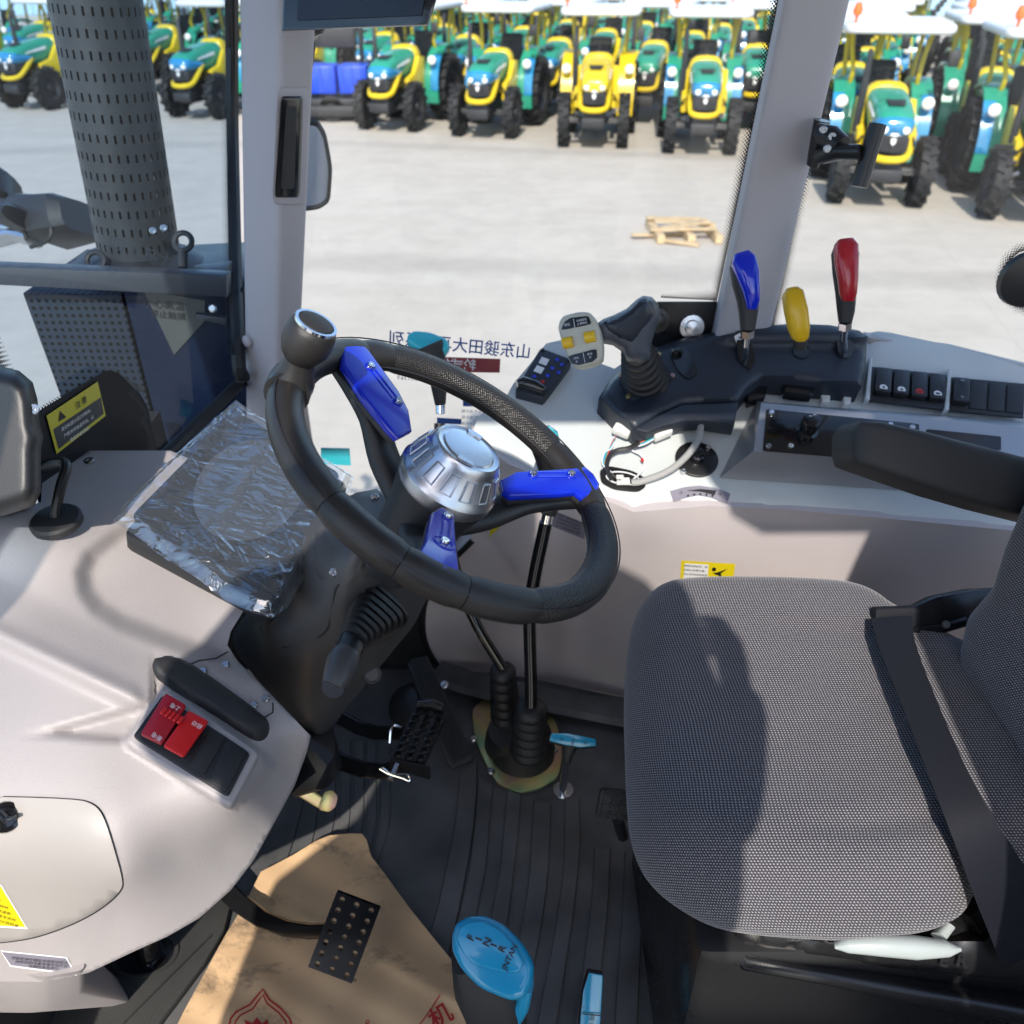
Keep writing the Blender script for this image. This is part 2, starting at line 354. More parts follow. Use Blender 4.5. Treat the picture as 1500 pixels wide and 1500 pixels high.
def prism(pts, vec, bev=0., seg=2, top=True):
    pts = [Vector(p) for p in pts]; vec = Vector(vec)
    bm = rings([pts, [p + vec for p in pts]])
    bmesh.ops.recalc_face_normals(bm, faces=bm.faces)
    if bev:
        bm.faces.ensure_lookup_table()
        es = [e for e in bm.edges if any(len(f.verts) != 4 or f in (bm.faces[-1], bm.faces[-2]) for f in e.link_faces)]
        try: bmesh.ops.bevel(bm, geom=es, offset=bev, segments=seg, affect='EDGES', profile=.5, clamp_overlap=True)
        except Exception: pass
    return bm
def roundpoly(pts, r=.3, k=4):      # round the corners of a 2D or 3D polygon
    pts = [Vector(p) for p in pts]; out = []; n = len(pts)
    for i in range(n):
        a, b, c = pts[i - 1], pts[i], pts[(i + 1) % n]
        p, q = b + (a - b) * r, b + (c - b) * r
        for s in range(k + 1):
            t = s / k; out.append(p * (1 - t) ** 2 + b * 2 * t * (1 - t) + q * t * t)
    return out
def chaikin(p, n=2):
    for _ in range(n):
        q = []
        for i in range(len(p)):
            a, b = p[i], p[(i + 1) % len(p)]
            q += [tuple(a[k] * .75 + b[k] * .25 for k in range(2)), tuple(a[k] * .25 + b[k] * .75 for k in range(2))]
        p = q
    return p
def pxloft(path, t=None, pl=None, n=14, e=2.4, twist=None):
    """path of (px, py, half width px, half thickness m[, t]) -> a body with rounded cross-sections"""
    C = [P(p[0], p[1], t=p[4]) if len(p) > 4 else P(p[0], p[1], t=t) if t else P(p[0], p[1], pl=pl) for p in path]
    out = []
    for i, p in enumerate(path):
        a = path[max(i - 1, 0)]; b = path[min(i + 1, len(path) - 1)]
        dx, dy = b[0] - a[0], b[1] - a[1]; L = math.hypot(dx, dy) or 1
        dep = (C[i] - CAM).dot(-VIEWB)
        wv = (VIEWR * (-dy / L) - VIEWU * (dx / L)) * (p[2] * dep / F)
        ax = C[min(i + 1, len(C) - 1)] - C[max(i - 1, 0)]
        tv = wv.cross(ax).normalized() * p[3]
        r = []
        for k in range(n):
            c, s = math.cos(2 * math.pi * k / n), math.sin(2 * math.pi * k / n)
            r.append(C[i] + wv * math.copysign(abs(c) ** (2 / e), c) + tv * math.copysign(abs(s) ** (2 / e), s))
        out.append(r)
    return rings(out)
def tps(ctrl):
    X = np.array([[c[0], c[1]] for c in ctrl], float) / 500; Y = np.array([c[2] for c in ctrl], float); n = len(X)
    def U(d2): return np.where(d2 > 1e-12, d2 * np.log(np.maximum(d2, 1e-12)), 0)
    K = U(((X[:, None] - X[None]) ** 2).sum(-1)) + np.eye(n) * 1e-3
    A = np.zeros((n + 3, n + 3)); A[:n, :n] = K; A[:n, n] = 1; A[:n, n + 1:] = X; A[n, :n] = 1; A[n + 1:, :n] = X.T
    W = np.linalg.solve(A, np.concatenate([Y, [0, 0, 0]]))
    def f(px, py):
        q = np.array([px, py]) / 500
        return float((W[:n] * U(((X - q) ** 2).sum(-1))).sum() + W[n] + W[n + 1:] @ q)
    return f
def inside(poly, x, y):
    c = False; n = len(poly); j = n - 1
    for i in range(n):
        xi, yi = poly[i][0], poly[i][1]; xj, yj = poly[j][0], poly[j][1]
        if (yi > y) != (yj > y) and x < (xj - xi) * (y - yi) / (yj - yi) + xi: c = not c
        j = i
    return c
def segdist(poly, x, y, closed=True):
    best = 1e9; n = len(poly)
    for i in range(n if closed else n - 1):
        ax, ay = poly[i][0], poly[i][1]; bx, by = poly[(i + 1) % n][0], poly[(i + 1) % n][1]
        dx, dy = bx - ax, by - ay; L = dx * dx + dy * dy or 1
        s = max(0, min(1, ((x - ax) * dx + (y - ay) * dy) / L)); d = math.hypot(x - ax - s * dx, y - ay - s * dy)
        best = min(best, d)
    return best
def sstep(a, b, x):
    t = max(0, min(1, (x - a) / (b - a))); return t * t * (3 - 2 * t)
def dense(poly, k=18, closed=True):
    out = []; n = len(poly)
    for i in range(n if closed else n - 1):
        a = Vector(poly[i][:2]); b = Vector(poly[(i + 1) % n][:2]); m = max(1, int((b - a).length / k))
        for s in range(m): out.append(a + (b - a) * s / m)
    if not closed: out.append(Vector(poly[-1][:2]))
    return out
def patch(poly, fn, sp=18, skirt=None, rim=0):
    """sculpted sheet over a pixel outline; fn(px,py) -> world point. skirt: vector that closes the back."""
    bd = dense(poly, sp); pts = [Vector((p[0], p[1])) for p in bd]; nb = len(pts)
    xs = [p[0] for p in bd]; ys = [p[1] for p in bd]
    y = min(ys) + sp / 2; row = 0
    while y < max(ys):
        x = min(xs) + (sp / 2 if row % 2 else sp / 4)
        while x < max(xs):
            if inside(bd, x, y) and segdist(bd, x, y) > sp * .45: pts.append(Vector((x, y)))
            x += sp
        y += sp; row += 1
    vs, es, fs, *_ = delaunay_2d_cdt(pts, [(i, (i + 1) % nb) for i in range(nb)], [], 1, 1e-4)
    bm = bmesh.new(); V = [bm.verts.new(fn(v[0], v[1])) for v in vs]
    for f in fs:
        try: bm.faces.new([V[i] for i in f])
        except ValueError: pass
    bmesh.ops.delete(bm, geom=[v for v in bm.verts if not v.link_faces], context='VERTS')
    if skirt is not None:
        be = [e for e in bm.edges if len(e.link_faces) == 1]
        g = bmesh.ops.extrude_edge_only(bm, edges=be)
        for v in [q for q in g['geom'] if isinstance(q, bmesh.types.BMVert)]:
            v.co += skirt(v.co) if callable(skirt) else Vector(skirt)
    return bm
def away(d): return lambda co: (co - CAM).normalized() * d
def cut(parts, name, poly, fn, m, par, sp=12, lift=.0015, label=None, skirt=None):   # a sticker or plate that follows a surface
    return obj(name, patch(poly, lambda a, b: fn(a, b) + (CAM - fn(a, b)).normalized() * lift, sp, skirt=skirt), m, par, 40, label)
TXT = {}
def text(s, o, u, v, size, m, par, name='lettering', align='CENTER', bold=0., sx=1., depth=0.):
    key = (s, align, bold)
    if key not in TXT:
        c = bpy.data.curves.new('t', 'FONT'); c.body = s; c.align_x = align; c.align_y = 'CENTER'; c.resolution_u = 2; c.offset = bold
        to = bpy.data.objects.new('t', c); COL.objects.link(to); bpy.context.view_layer.update()
        dg = bpy.context.evaluated_depsgraph_get(); TXT[key] = bpy.data.meshes.new_from_object(to.evaluated_get(dg))
        bpy.data.objects.remove(to); bpy.data.curves.remove(c)
    me = TXT[key].copy(); u = Vector(u).normalized(); v = Vector(v); v = (v - u * u.dot(v)).normalized(); o = Vector(o); nn = u.cross(v)
    if nn.dot(CAM - o) < 0: nn = -nn
    for q in me.vertices:
        c = q.co; q.co = o + u * (c.x * size * sx) + v * (c.y * size) + nn * .0006
    return obj(name, me, m, par, 0)
def pxtext(s, c, right, pl, size_px, m, par, up=None, t=None, **k):
    """text centred on pixel c, its baseline pointing at pixel right, lying in plane pl"""
    o = P(*c, pl=pl) if t is None else P(*c, t=t); q = P(*right, pl=pl) if t is None else P(*right, t=t); u = q - o
    n = Vector(pl[1]) if pl else VIEWB
    v = n.cross(u)
    if up is not None: v = P(*up, pl=pl) - o if t is None else P(*up, t=t) - o
    dep = (o - CAM).dot(-VIEWB)
    return text(s, o, u, v, size_px * dep / F, m, par, **k)
def perf(o, u, v, nx, ny, hole, th, seg=8, sy=None):
    """plate with round (or slotted) real holes; o corner, u and v edge vectors"""
    o, u, v = Vector(o), Vector(u), Vector(v); nn = u.cross(v).normalized() * th; du, dv = u / nx, v / ny
    bm = bmesh.new(); C = {}
    def vert(p):
        k = (round(p.x, 5), round(p.y, 5), round(p.z, 5))
        if k not in C: C[k] = bm.verts.new(p)
        return C[k]
    hy = sy or hole
    for i in range(nx):
        for j in range(ny):
            c = o + du * (i + .5) + dv * (j + .5); cell = []; hol = []
            for k in range(seg):
                a = 2 * math.pi * k / seg; ca, sa = math.cos(a), math.sin(a); mx = max(abs(ca), abs(sa))
                cell.append(c + du * (.5 * ca / mx) + dv * (.5 * sa / mx)); hol.append(c + u.normalized() * hole * ca + v.normalized() * hy * sa)
            for k in range(seg):
                a, b = k, (k + 1) % seg
                for s, off in ((1, nn * 0), (-1, nn)):
                    try: bm.faces.new([vert(cell[a] + off), vert(cell[b] + off), vert(hol[b] + off), vert(hol[a] + off)][::s])
                    except ValueError: pass
                bm.faces.new([vert(hol[a]), vert(hol[b]), vert(hol[b] + nn), vert(hol[a] + nn)])
    be = [e for e in bm.edges if len(e.link_faces) == 1]
    return bm
def screw(par, p, n, r=.004, m='steel', name='screw', h=.0025):
    u, v, a = frame(n)
    p = Vector(p); bm = lathe(p, a, [(r, -.001), (r, h * .5), (r * .8, h), (r * .35, h), (r * .3, h * .6)], 12)
    return obj(name, bm, m, par, 40)
def copy_tree(o, loc=None, rz=None, parent=None):
    c = o.copy(); COL.objects.link(c)
    if parent: c.parent = parent
    if loc is not None: c.location = loc
    if rz is not None: c.rotation_euler = (0, 0, rz)
    for ch in CH.get(o.name, ()): copy_tree(ch, parent=c)
    return c
CH = {}
def remember(o):
    ks = [k for k in bpy.data.objects if k.parent == o]; CH[o.name] = ks
    for k in ks: remember(k)
FLOOR = 1.65
# ================================================================== the yard
yard = tag(obj('yard', box((0, 60, -.112), (700, 700, .2)), 'concrete', None, 0), kind='structure')
sa = R(-12); sc_, ss_ = math.cos(sa), math.sin(sa)
slab_me = None
for i in range(-5, 6):
    for j in range(0, 6):
        cx, cy = -.55 + 3.0 + i * 6.0, 11.75 + 2.9 + (j - 2) * 5.8
        dx, dy = cx + .55, cy - 11.75
        if cy < 1.5 and abs(i) > 2: continue
        o = obj('slab', box((0, 0, -.006), (5.9985, 5.7985, .012)), 'concrete', yard, 0) if slab_me is None else slab_me.copy()
        if slab_me is None: slab_me = o
        else: COL.objects.link(o)
        o.parent = yard
        o.location = (-.55 + dx * sc_ - dy * ss_, 11.75 + dx * ss_ + dy * sc_, 0); o.rotation_euler = (0, 0, sa)
# sky-coloured steel shed at the far side of the yard
shed = thing('shed', 'long pale blue steel shed behind the parked tractors', 'shed', (0, 62, 0))
obj('wall', box((0, 62, 4.0), (150, .3, 8.0)), 'shed_blue', shed)
bm = new()
for k in range(75): bm = join(bm, box((-74 + k * 2, 61.82, 4), (.12, .06, 7.9)))
rb_ = obj('rib', bm, 'shed_blue', shed); rb_['kind'] = 'stuff'
obj('roof', prism([(-76, 61, 8.0), (-76, 70, 9.6), (-76, 79, 8.0)], (152, 0, 0)), 'shed_blue', shed)

# ------------------------------------------------------------------ parked tractor (built once at the origin, nose towards -y)
def tyre(c, rad, wid, nl):
    prof = [(.62, -.42), (.80, -.5), (.90, -.46), (.925, -.2), (.93, 0), (.925, .2), (.90, .46), (.80, .5), (.62, .42)]
    n = 28; c = Vector(c)
    rs = [[c + Vector((q * wid, math.cos(2 * math.pi * k / n) * r * rad, math.sin(2 * math.pi * k / n) * r * rad)) for r, q in prof] for k in range(n)]
    b = rings(rs, closed=True)
    for k in range(nl):
        for s in (-1, 1):
            a = 2 * math.pi * (k + (.5 if s > 0 else 0)) / nl
            def pt(q, da, r): return c + Vector((q * s * wid, math.cos(a + da) * r * rad, math.sin(a + da) * r * rad))
            d = .55 / nl * 3.2; lw = .11
            lo = [pt(.02, d, .9), pt(.02, d + lw, .9), pt(.54, lw, .82), pt(.54, 0, .82)]
            hi = [pt(.02, d, 1.03), pt(.02, d + lw * .8, 1.03), pt(.54, lw * .8, 1.01), pt(.54, 0, 1.01)]
            b = join(b, rings([lo, hi]))
    return b
def hoop(sec, e=4, n=20):
    out = []
    for y, wx, z0, z1 in sec:
        out.append([Vector((math.copysign(abs(math.cos(2 * math.pi * k / n)) ** (2 / e), math.cos(2 * math.pi * k / n)) * wx, y, (z0 + z1) / 2 + math.copysign(abs(math.sin(2 * math.pi * k / n)) ** (2 / e), math.sin(2 * math.pi * k / n)) * (z1 - z0) / 2)) for k in range(n)])
    return rings(out)
def build_tractor():
    T = thing('tractor', 'x', 'tractor', (0, 0, 0), 'tractors parked in rows on the yard')
    for s in (-1, 1):
        ty = obj('tyre', tyre((s * .55, 0, .46), .46, .2, 15), 'tyre', T, 40)
        obj('rim', lathe((s * .6, 0, .46), (s, 0, 0), [(.29, -.09), (.29, .02), (.25, .03), (.2, -.03), (.09, -.02), (.08, .04), (.02, .05)], 20), 'iron', ty)
        ty = obj('tyre', tyre((s * .60, 1.75, .64), .64, .34, 18), 'tyre', T, 40)
        obj('rim', lathe((s * .66, 1.75, .64), (s, 0, 0), [(.4, -.15), (.4, .05), (.36, .06), (.3, -.02), (.12, -.02), (.1, .06), (.02, .07)], 20), 'iron', ty)
        # fender: broad arched guard above each rear wheel
        rs = []
        for k in range(9):
            a = R(198 - k * 17); r = .78
            cy, cz = 1.75 + math.cos(a) * r, .66 + math.sin(a) * r
            x0, x1 = s * .40, s * .70
            oy, oz = math.cos(a) * .05, math.sin(a) * .05
            rs.append([Vector((x0, cy, cz)), Vector((x1, cy, cz)), Vector((x1, cy + oy, cz + oz)), Vector((x0, cy + oy, cz + oz))])
        fd = obj('fender', rings(rs), 'tractor_green', T, 50)
        obj('film', rings([[p + Vector((0, -.012, .012)) + (Vector((s * .14, 0, 0)) if i in (0, 3) else Vector((s * .005, 0, 0))) for i, p in enumerate(r)] for r in rs[1:5]]), 'film_blue', fd)
        obj('fender_lamp', join(lathe((s * .60, .93, 1.22), (0, -1, .15), [(.02, -.05), (.085, 0), (.085, .04), (.06, .065), (.01, .075)], 14)), 'lens_white', T)
        # step plate and side panel
        obj('side_panel', prism([(s * .30, .1, .66), (s * .30, 1.0, .62), (s * .30, 1.02, 1.28), (s * .30, .72, 1.30), (s * .30, .45, 1.02), (s * .30, .12, .95)], (s * .10, 0, 0), .02), 'tractor_yellow', T)
        obj('post', tube([(s * .50, 1.55, 1.25), (s * .47, 1.40, 1.55), (s * .52, 1.55, 1.85), (s * .56, 1.50, 2.12)], .035, 8, 5), 'post_olive', T)
        obj('rear_post', tube([(s * .50, 2.15, 1.2), (s * .52, 2.2, 1.7), (s * .56, 2.2, 2.12)], .035, 8, 4), 'post_olive', T)
    # hood and nose
    obj('hood', hoop([(-.50, .16, 1.02, 1.16), (-.46, .205, .98, 1.22), (-.30, .245, .96, 1.29), (.0, .262, .94, 1.36), (.5, .275, .9, 1.43), (.82, .28, .9, 1.45)], 3.6), 'tractor_green', T, 60)
    obj('hood_film', hoop([(-.515, .15, 1.0, 1.13), (-.475, .22, .975, 1.215), (-.36, .25, .96, 1.24), (-.2, .265, .97, 1.20), (.05, .275, .98, 1.14)], 3.2), 'film_blue', T, 60)
    obj('cowl', hoop([(.78, .295, .7, 1.47), (.84, .315, .7, 1.51), (1.0, .32, .7, 1.51), (1.06, .295, .7, 1.47)], 3.4), 'tractor_yellow', T, 60)
    obj('hood_vent', prism([(-.10, -.22, 1.322), (.10, -.22, 1.322), (.13, -.02, 1.366), (-.13, -.02, 1.366)], (0, -.01, .012)), 'iron', T)
    obj('grille', hoop([(-.50, .17, .78, 1.0), (-.47, .212, .75, 1.01), (-.1, .225, .7, 1.0)], 4), 'iron', T)
    hl = [Vector((x, -.525 + abs(x) * .22, z)) for x, z in ((-.21, 1.04), (-.12, 1.0), (0, .985), (.12, 1.0), (.21, 1.04), (.21, 1.075), (.12, 1.035), (0, 1.02), (-.12, 1.035), (-.21, 1.075))]
    obj('headlight', prism(hl, (0, .08, 0)), 'lens_white', T)
    gb_ = obj('grille_bar', join(*[tube([(-.205, -.48, z), (-.14, -.508, z), (.14, -.508, z), (.205, -.48, z)], .007, 5) for z in (.80, .845, .89, .935)]), 'dark_steel', T); gb_['kind'] = 'stuff'
    for s in (-1, 1):
        obj('hood_decal', prism([(s * .256, -.12, 1.16), (s * .268, .5, 1.22), (s * .268, .5, 1.28), (s * .256, -.05, 1.20)], (s * .012, 0, 0)), 'sticker_white', T)
        obj('lamp', lathe((s * .14, -.50, 1.06), (s * .3, -1, .1), [(.05, -.03), (.05, .01), (.03, .025), (.005, .03)], 10), 'lens_white', T)
        obj('hose', tube([(s * .33, .0, .9), (s * .40, .15, .75), (s * .36, .4, .6), (s * .30, .6, .55)], .018, 6, 4), 'iron', T)
    obj('top_link', tube([(-.3, -.05, .6), (-.46, -.02, .52)], .03, 6), 'steel', T)
    obj('badge', prism([(-.035, -.514, .96), (.035, -.514, .96), (.028, -.514, .90), (0, -.514, .87), (-.028, -.514, .90)], (0, -.012, 0)), 'lens_white', T)
    obj('bumper', tube([(-.235, .05, 1.06), (-.25, -.2, .88), (-.235, -.42, .74), (-.12, -.55, .70), (.12, -.55, .70), (.235, -.42, .74), (.25, -.2, .88), (.235, .05, 1.06)], .046, 8, 4, flat=(1.0, 1.1)), 'tractor_yellow', T)
    obj('chassis', join(box((0, .45, .52), (.36, 1.8, .34), bev=.04), box((0, -.42, .48), (.42, .3, .18), bev=.03), box((0, 1.7, .62), (.8, .5, .4), bev=.04)), 'iron', T)
    obj('axle', join(tube([(-.5, 0, .46), (.5, 0, .46)], .06, 8), tube([(-.45, -.12, .44), (.45, -.12, .44)], .022, 8)), 'iron', T)
    obj('exhaust_pipe', tube([(-.40, .35, .9), (-.40, .35, 1.4), (-.40, .35, 1.85), (-.40, .42, 1.93)], [.05, .055, .035, .035], 8), 'iron', T)
    st = obj('seat', join(box((0, 1.75, 1.05), (.46, .45, .14), bev=.05), box((0, 2.0, 1.38), (.46, .13, .62), Matrix.Rotation(R(-10), 3, 'X'), .05)), 'black_soft', T)
    obj('steering_wheel', join(rings([[Vector((0, 1.25, 1.58)) + Matrix.Rotation(R(-25), 3, 'X') @ Vector((math.cos(a) * (.19 + .014 * math.cos(b)), math.sin(a) * (.19 + .014 * math.cos(b)), .014 * math.sin(b))) for b in (0, 1.57, 3.14, 4.71)] for a in [k * 2 * math.pi / 18 for k in range(18)]], closed=True), tube([(0, 1.0, 1.35), (0, 1.25, 1.58)], .03, 8)), 'iron', T)
    obj('canopy', prism(roundpoly([(-.74, .75, 2.10), (.74, .75, 2.10), (.78, 2.5, 2.12), (-.78, 2.5, 2.12)], .12), (0, 0, .13), .05, 3), 'canopy_white', T)
    obj('beacon', join(lathe((-.62, .86, 2.20), (0, 0, 1), [(.02, 0), (.02, .12), (.06, .13), (.065, .2), (.045, .27), (.01, .285)], 12)), 'beacon', T)
    obj('reflector', join(lathe((.36, .30, .60), (0, -1, 0), [(.03, 0), (.06, .02), (.055, .05), (.01, .06)], 10)), 'lens_white', T)
    obj('mirror', join(tube([(.55, .75, 1.7), (.72, .7, 1.78)], .012, 6), box((.76, .70, 1.82), (.14, .03, .2), bev=.02)), 'iron', T)
    remember(T); return T
T0 = build_tractor()
def paint(root, all_yellow=False, film=True):
    for ch in bpy.data.objects:
        if ch.parent != root and (not ch.parent or ch.parent.parent != root): continue
        b = ch.name.split('.')[0]
        if all_yellow and b in ('hood', 'fender'): ch.material_slots[0].link = 'OBJECT'; ch.material_slots[0].material = MATS['tractor_yellow']
        if b in ('hood_film', 'film') and (all_yellow or not film):
            ch.material_slots[0].link = 'OBJECT'; ch.material_slots[0].material = MATS['tractor_yellow' if all_yellow else 'tractor_green']
spots = [  # x, y, turn, label
    (1.53, 17.35, -7, 'all yellow tractor in the front row, nose straight ahead'),
    (-.52, 18.42, -15, 'green and blue tractor in the front row just beside the all yellow one'),
    (-2.50, 19.22, -17, 'green and blue tractor at the end of the front row near the blue crates'),
    (-6.95, 20.8, -17, 'green and blue tractor seen through the windscreen close to the black seal'),
    (-11.3, 22.2, -19, 'green and blue tractor seen through the windscreen beyond the exhaust stack'),
    (3.42, 16.72, -9, 'green and blue tractor parked beside the thick middle cab pillar'),
    (5.26, 12.88, -13, 'closest green and blue tractor behind the black pole bracket'),
    (7.05, 11.95, -15, 'tractor with a broad yellow frame cut off by the edge of the photo')]
fw = Vector((.42, .9)).normalized()
back = []
front = [Vector(s[:2]) for s in spots]
line = Vector((2.06, -.85))
seen = list(front)
cand = []
for r in range(0, 7):
    for k in range(-9, 10):
        p = Vector((1.53, 17.35)) + line * k * 1.0 + fw * (3.2 * r)
        if r == 0 and not (k == -4 or (k >= 2)): continue
        cand.append((p.x, p.y, r))
for x, y, r in cand:
    q = Vector((x, y))
    if any((q - s).length < 1.55 for s in seen): continue
    d = Vector((x, y * math.cos(PIT) + 2.0 * math.sin(PIT)))
    if abs(d.x / d.y) > .74 or y < 10: continue
    seen.append(q); back.append((x, y, r))
for i, (x, y, a, lab) in enumerate(spots):
    o = T0 if i == 0 else copy_tree(T0)
    o.location = (x, y, 0); o.rotation_euler = (0, 0, R(a)); o['label'] = lab
    if i == 6: paint(o, film=True)
    if i: continue
yl = T0
base_copy = [copy_tree(T0, (x, y, 0), R(-12 + random.uniform(-4, 4))) for x, y, r in back]
used = set()
for o, (x, y, r) in zip(base_copy, back):
    k = min(range(8), key=lambda q: (Vector(spots[q][:2]) + (fw * 3.2 if r else fw * 0) - Vector((x, y))).length)
    near = (Vector(spots[k][:2]) + (fw * 3.2 if r else fw * 0) - Vector((x, y))).length
    nm_ = ('the all yellow tractor', 'the green tractor left of the all yellow one', 'the green tractor beside the blue crates', 'the tractor by the black windscreen seal', 'the tractor beyond the exhaust stack', 'the tractor beside the middle pillar', 'the tractor behind the pole bracket', 'the tractor cut off by the photo edge')[k]
    o['label'] = ('second row tractor parked directly behind ' + nm_) if r == 1 and near < 1.3 and k not in used else 'green and yellow tractor standing in the crowded rows behind the front row'
    if r == 1 and near < 1.3: used.add(k)
    paint(o, False, random.random() < .7)
paint(T0, True)

# ------------------------------------------------------------------ blue crates on a low carrier beside the rows
g0 = P(492, 178, z=0); gx, gy = g0.x, g0.y
cr = thing('crate_carrier', 'low black carrier loaded with bright blue crates beside the tractors', 'carrier', (gx, gy, 0))
obj('frame', join(box((gx - .1, gy + .5, .38), (1.7, 1.2, .16), bev=.03), box((gx, gy - .05, .22), (2.0, .25, .2), bev=.03)), 'iron', cr)
for k in range(3):
    obj('wheel', lathe((gx - .75 + k * .7, gy + .0, .26), (0, -1, 0), [(.1, -.1), (.26, -.1), (.27, 0), (.26, .1), (.12, .1), (.1, .06)], 16), 'tyre', cr)
for k in range(2):
    obj('crate', join(box((gx - .25 + k * .68, gy + .45, .80), (.62, .7, .55), bev=.04), *[box((gx - .47 + k * .68 + q * .22, gy + .09, .80), (.03, .03, .5)) for q in range(3)]), 'crate_blue', cr)
obj('mast', join(tube([(gx - .7, gy + .9, .4), (gx - .7, gy + .9, 2.3)], .05, 8), tube([(gx + .55, gy + .9, .4), (gx + .55, gy + .9, 2.3)], .05, 8), box((gx - .05, gy + .95, 1.6), (1.0, .3, .5), bev=.05)), 'iron', cr)
# orange red implement glimpsed beside the pillar
g1 = P(1103, 185, z=0) + Vector((.6, 1.2, 0))
im = thing('harrow', 'orange red implement half hidden by the middle cab pillar', 'implement', (g1.x, g1.y, 0))
obj('beam', join(box(g1 + Vector((0, 0, .8)), (1.2, .12, .14), bev=.02), box(g1 + Vector((-.3, 0, .5)), (.1, .1, .7)), box(g1 + Vector((.3, 0, .5)), (.1, .1, .7))), 'orange_red', im)
for k in range(5): obj('tine', tube([g1 + Vector((-.5 + k * .25, 0, .8)), g1 + Vector((-.5 + k * .25, -.12, .4)), g1 + Vector((-.5 + k * .25, .03, .02))], .022, 6, 3), 'orange_red', im)
# ------------------------------------------------------------------ broken pallet
c = P(993, 345, z=0)
pal = thing('pallet', 'broken wooden pallet lying alone on the open concrete', 'pallet', c)
for (dx, dy, z, L, W, a, tl) in ((-.02, .35, .13, .72, .11, 9, 3), (.10, .14, .13, .78, .13, -8, 2), (.08, -.02, .14, .66, .12, 12, -4), (.02, -.20, .135, .82, .10, -6, -2), (-.30, -.10, .04, .66, .11, 14, 3), (-.05, -.42, .03, .5, .10, -22, 2)):
    obj('plank', box(c + Vector((dx, dy, z)), (L, W, .022), Matrix.Rotation(R(a), 3, 'Z') @ Matrix.Rotation(R(tl), 3, 'Y'), .004, 1), 'wood', pal)
for dx in (-.3, .08, .42):
    obj('runner', box(c + Vector((dx, .02, .06)), (.09, .86, .10), Matrix.Rotation(R(3), 3, 'Z'), .004, 1), 'wood', pal)
# ================================================================== the cab we stand in
cab = thing('tractor_cab', 'open tractor cab with pale lilac pillars and tinted glass around the driver seat', 'cab', (0, .75, FLOOR))
# floor pan, bulkheads and roof
obj('floor_plate', box((.35, .72, FLOOR - .02), (2.1, 1.62, .04)), 'black_soft', cab)
obj('front_bulkhead', box((-.70, .75, 1.95), (.03, 1.5, .62)), 'black_soft', cab)
obj('side_sill', prism([(-.70, 1.44, FLOOR), (-.1, 1.44, FLOOR), (-.1, 1.44, 2.03), (-.70, 1.44, 2.03)], (0, .06, 0)), 'black_soft', cab)
obj('roof', prism(roundpoly([(-.74, .0, 3.50), (1.15, .0, 3.50), (1.15, 1.60, 3.50), (-.74, 1.60, 3.50)], .06), (0, 0, .14), .04), 'lining', cab)
obj('shade_gusset', prism([(.16, -.03, 3.495), (.24, -.03, 3.32), (.30, -.03, 3.285), (1.18, -.03, 3.27), (1.18, -.03, 3.495)], (0, .05, 0)), 'lining', cab)  # unseen gusset under the roof edge, added to shade the console top
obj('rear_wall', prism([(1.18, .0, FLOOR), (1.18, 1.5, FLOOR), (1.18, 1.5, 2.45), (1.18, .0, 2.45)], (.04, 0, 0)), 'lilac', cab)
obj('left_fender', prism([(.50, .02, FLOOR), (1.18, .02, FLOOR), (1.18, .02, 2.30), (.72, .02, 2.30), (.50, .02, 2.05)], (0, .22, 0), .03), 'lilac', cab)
def post(pts_low, pts_high, zl, zh, m='pillar_lilac', bev=0, name='pillar'):
    lo, hi = [], []
    for a, b in zip(pts_low, pts_high):
        a, b = Vector(a), Vector(b); d = (b - a) / (b.z - a.z)
        lo.append(a + d * (zl - a.z)); hi.append(a + d * (zh - a.z))
    return obj(name, rings([roundpoly(lo, .16, 3), roundpoly(hi, .16, 3)]), m, cab, 50)
# right front pillar: left face, ridge, right face
post([P(356, 560, y=1.475), P(406, 560, y=1.425), P(438, 560, y=1.47), P(425, 560, y=1.53)],
     [P(346, 20, y=1.475), P(412, 20, y=1.425), P(464, 20, y=1.47), P(445, 20, y=1.53)], 2.0, 3.5, name='front_pillar')
post([P(1042, 478, y=1.50), P(1052, 478, y=1.44), P(1130, 478, y=1.45), P(1130, 478, y=1.53)],
     [P(1138, 5, y=1.50), P(1148, 5, y=1.44), P(1243, 5, y=1.45), P(1243, 5, y=1.53)], 2.0, 3.5, name='middle_pillar')
for a, b in (((-1.02, .0), (-.80, .0)), ((-.96, .0), (-.74, .0)), ((.475, -.02), (.475, -.02)), ((1.12, .0), (1.12, .0)), ((1.12, 1.45), (1.12, 1.45))):
    post([(a[0], a[1], 2.2), (a[0] + .1, a[1], 2.2), (a[0] + .1, a[1] + .07, 2.2), (a[0], a[1] + .07, 2.2)],
         [(b[0], b[1], 3.5), (b[0] + .1, b[1], 3.5), (b[0] + .1, b[1] + .07, 3.5), (b[0], b[1] + .07, 3.5)], FLOOR, 3.5, name='pillar')
# windscreen: bowed sheet between the front pillars
def wsx(y, z):
    s = (y - .75) / .72
    return -.655 + .15 * s * s + (z - 2.36) * .145
rs = []
bm = new(); V = {}
for i in range(17):
    y = .06 + (1.478 - .06) * i / 16
    for j in range(6):
        z = 2.30 + 1.2 * j / 5; V[i, j] = bm.verts.new((wsx(y, z) if y > .75 else wsx(.75, z) - .16 * (.75 - y) ** 1.3, y, z))
for i in range(16):
    for j in range(5): bm.faces.new((V[i, j], V[i + 1, j], V[i + 1, j + 1], V[i, j + 1]))
obj('windscreen', bm, 'windscreen_glass', cab, 180)
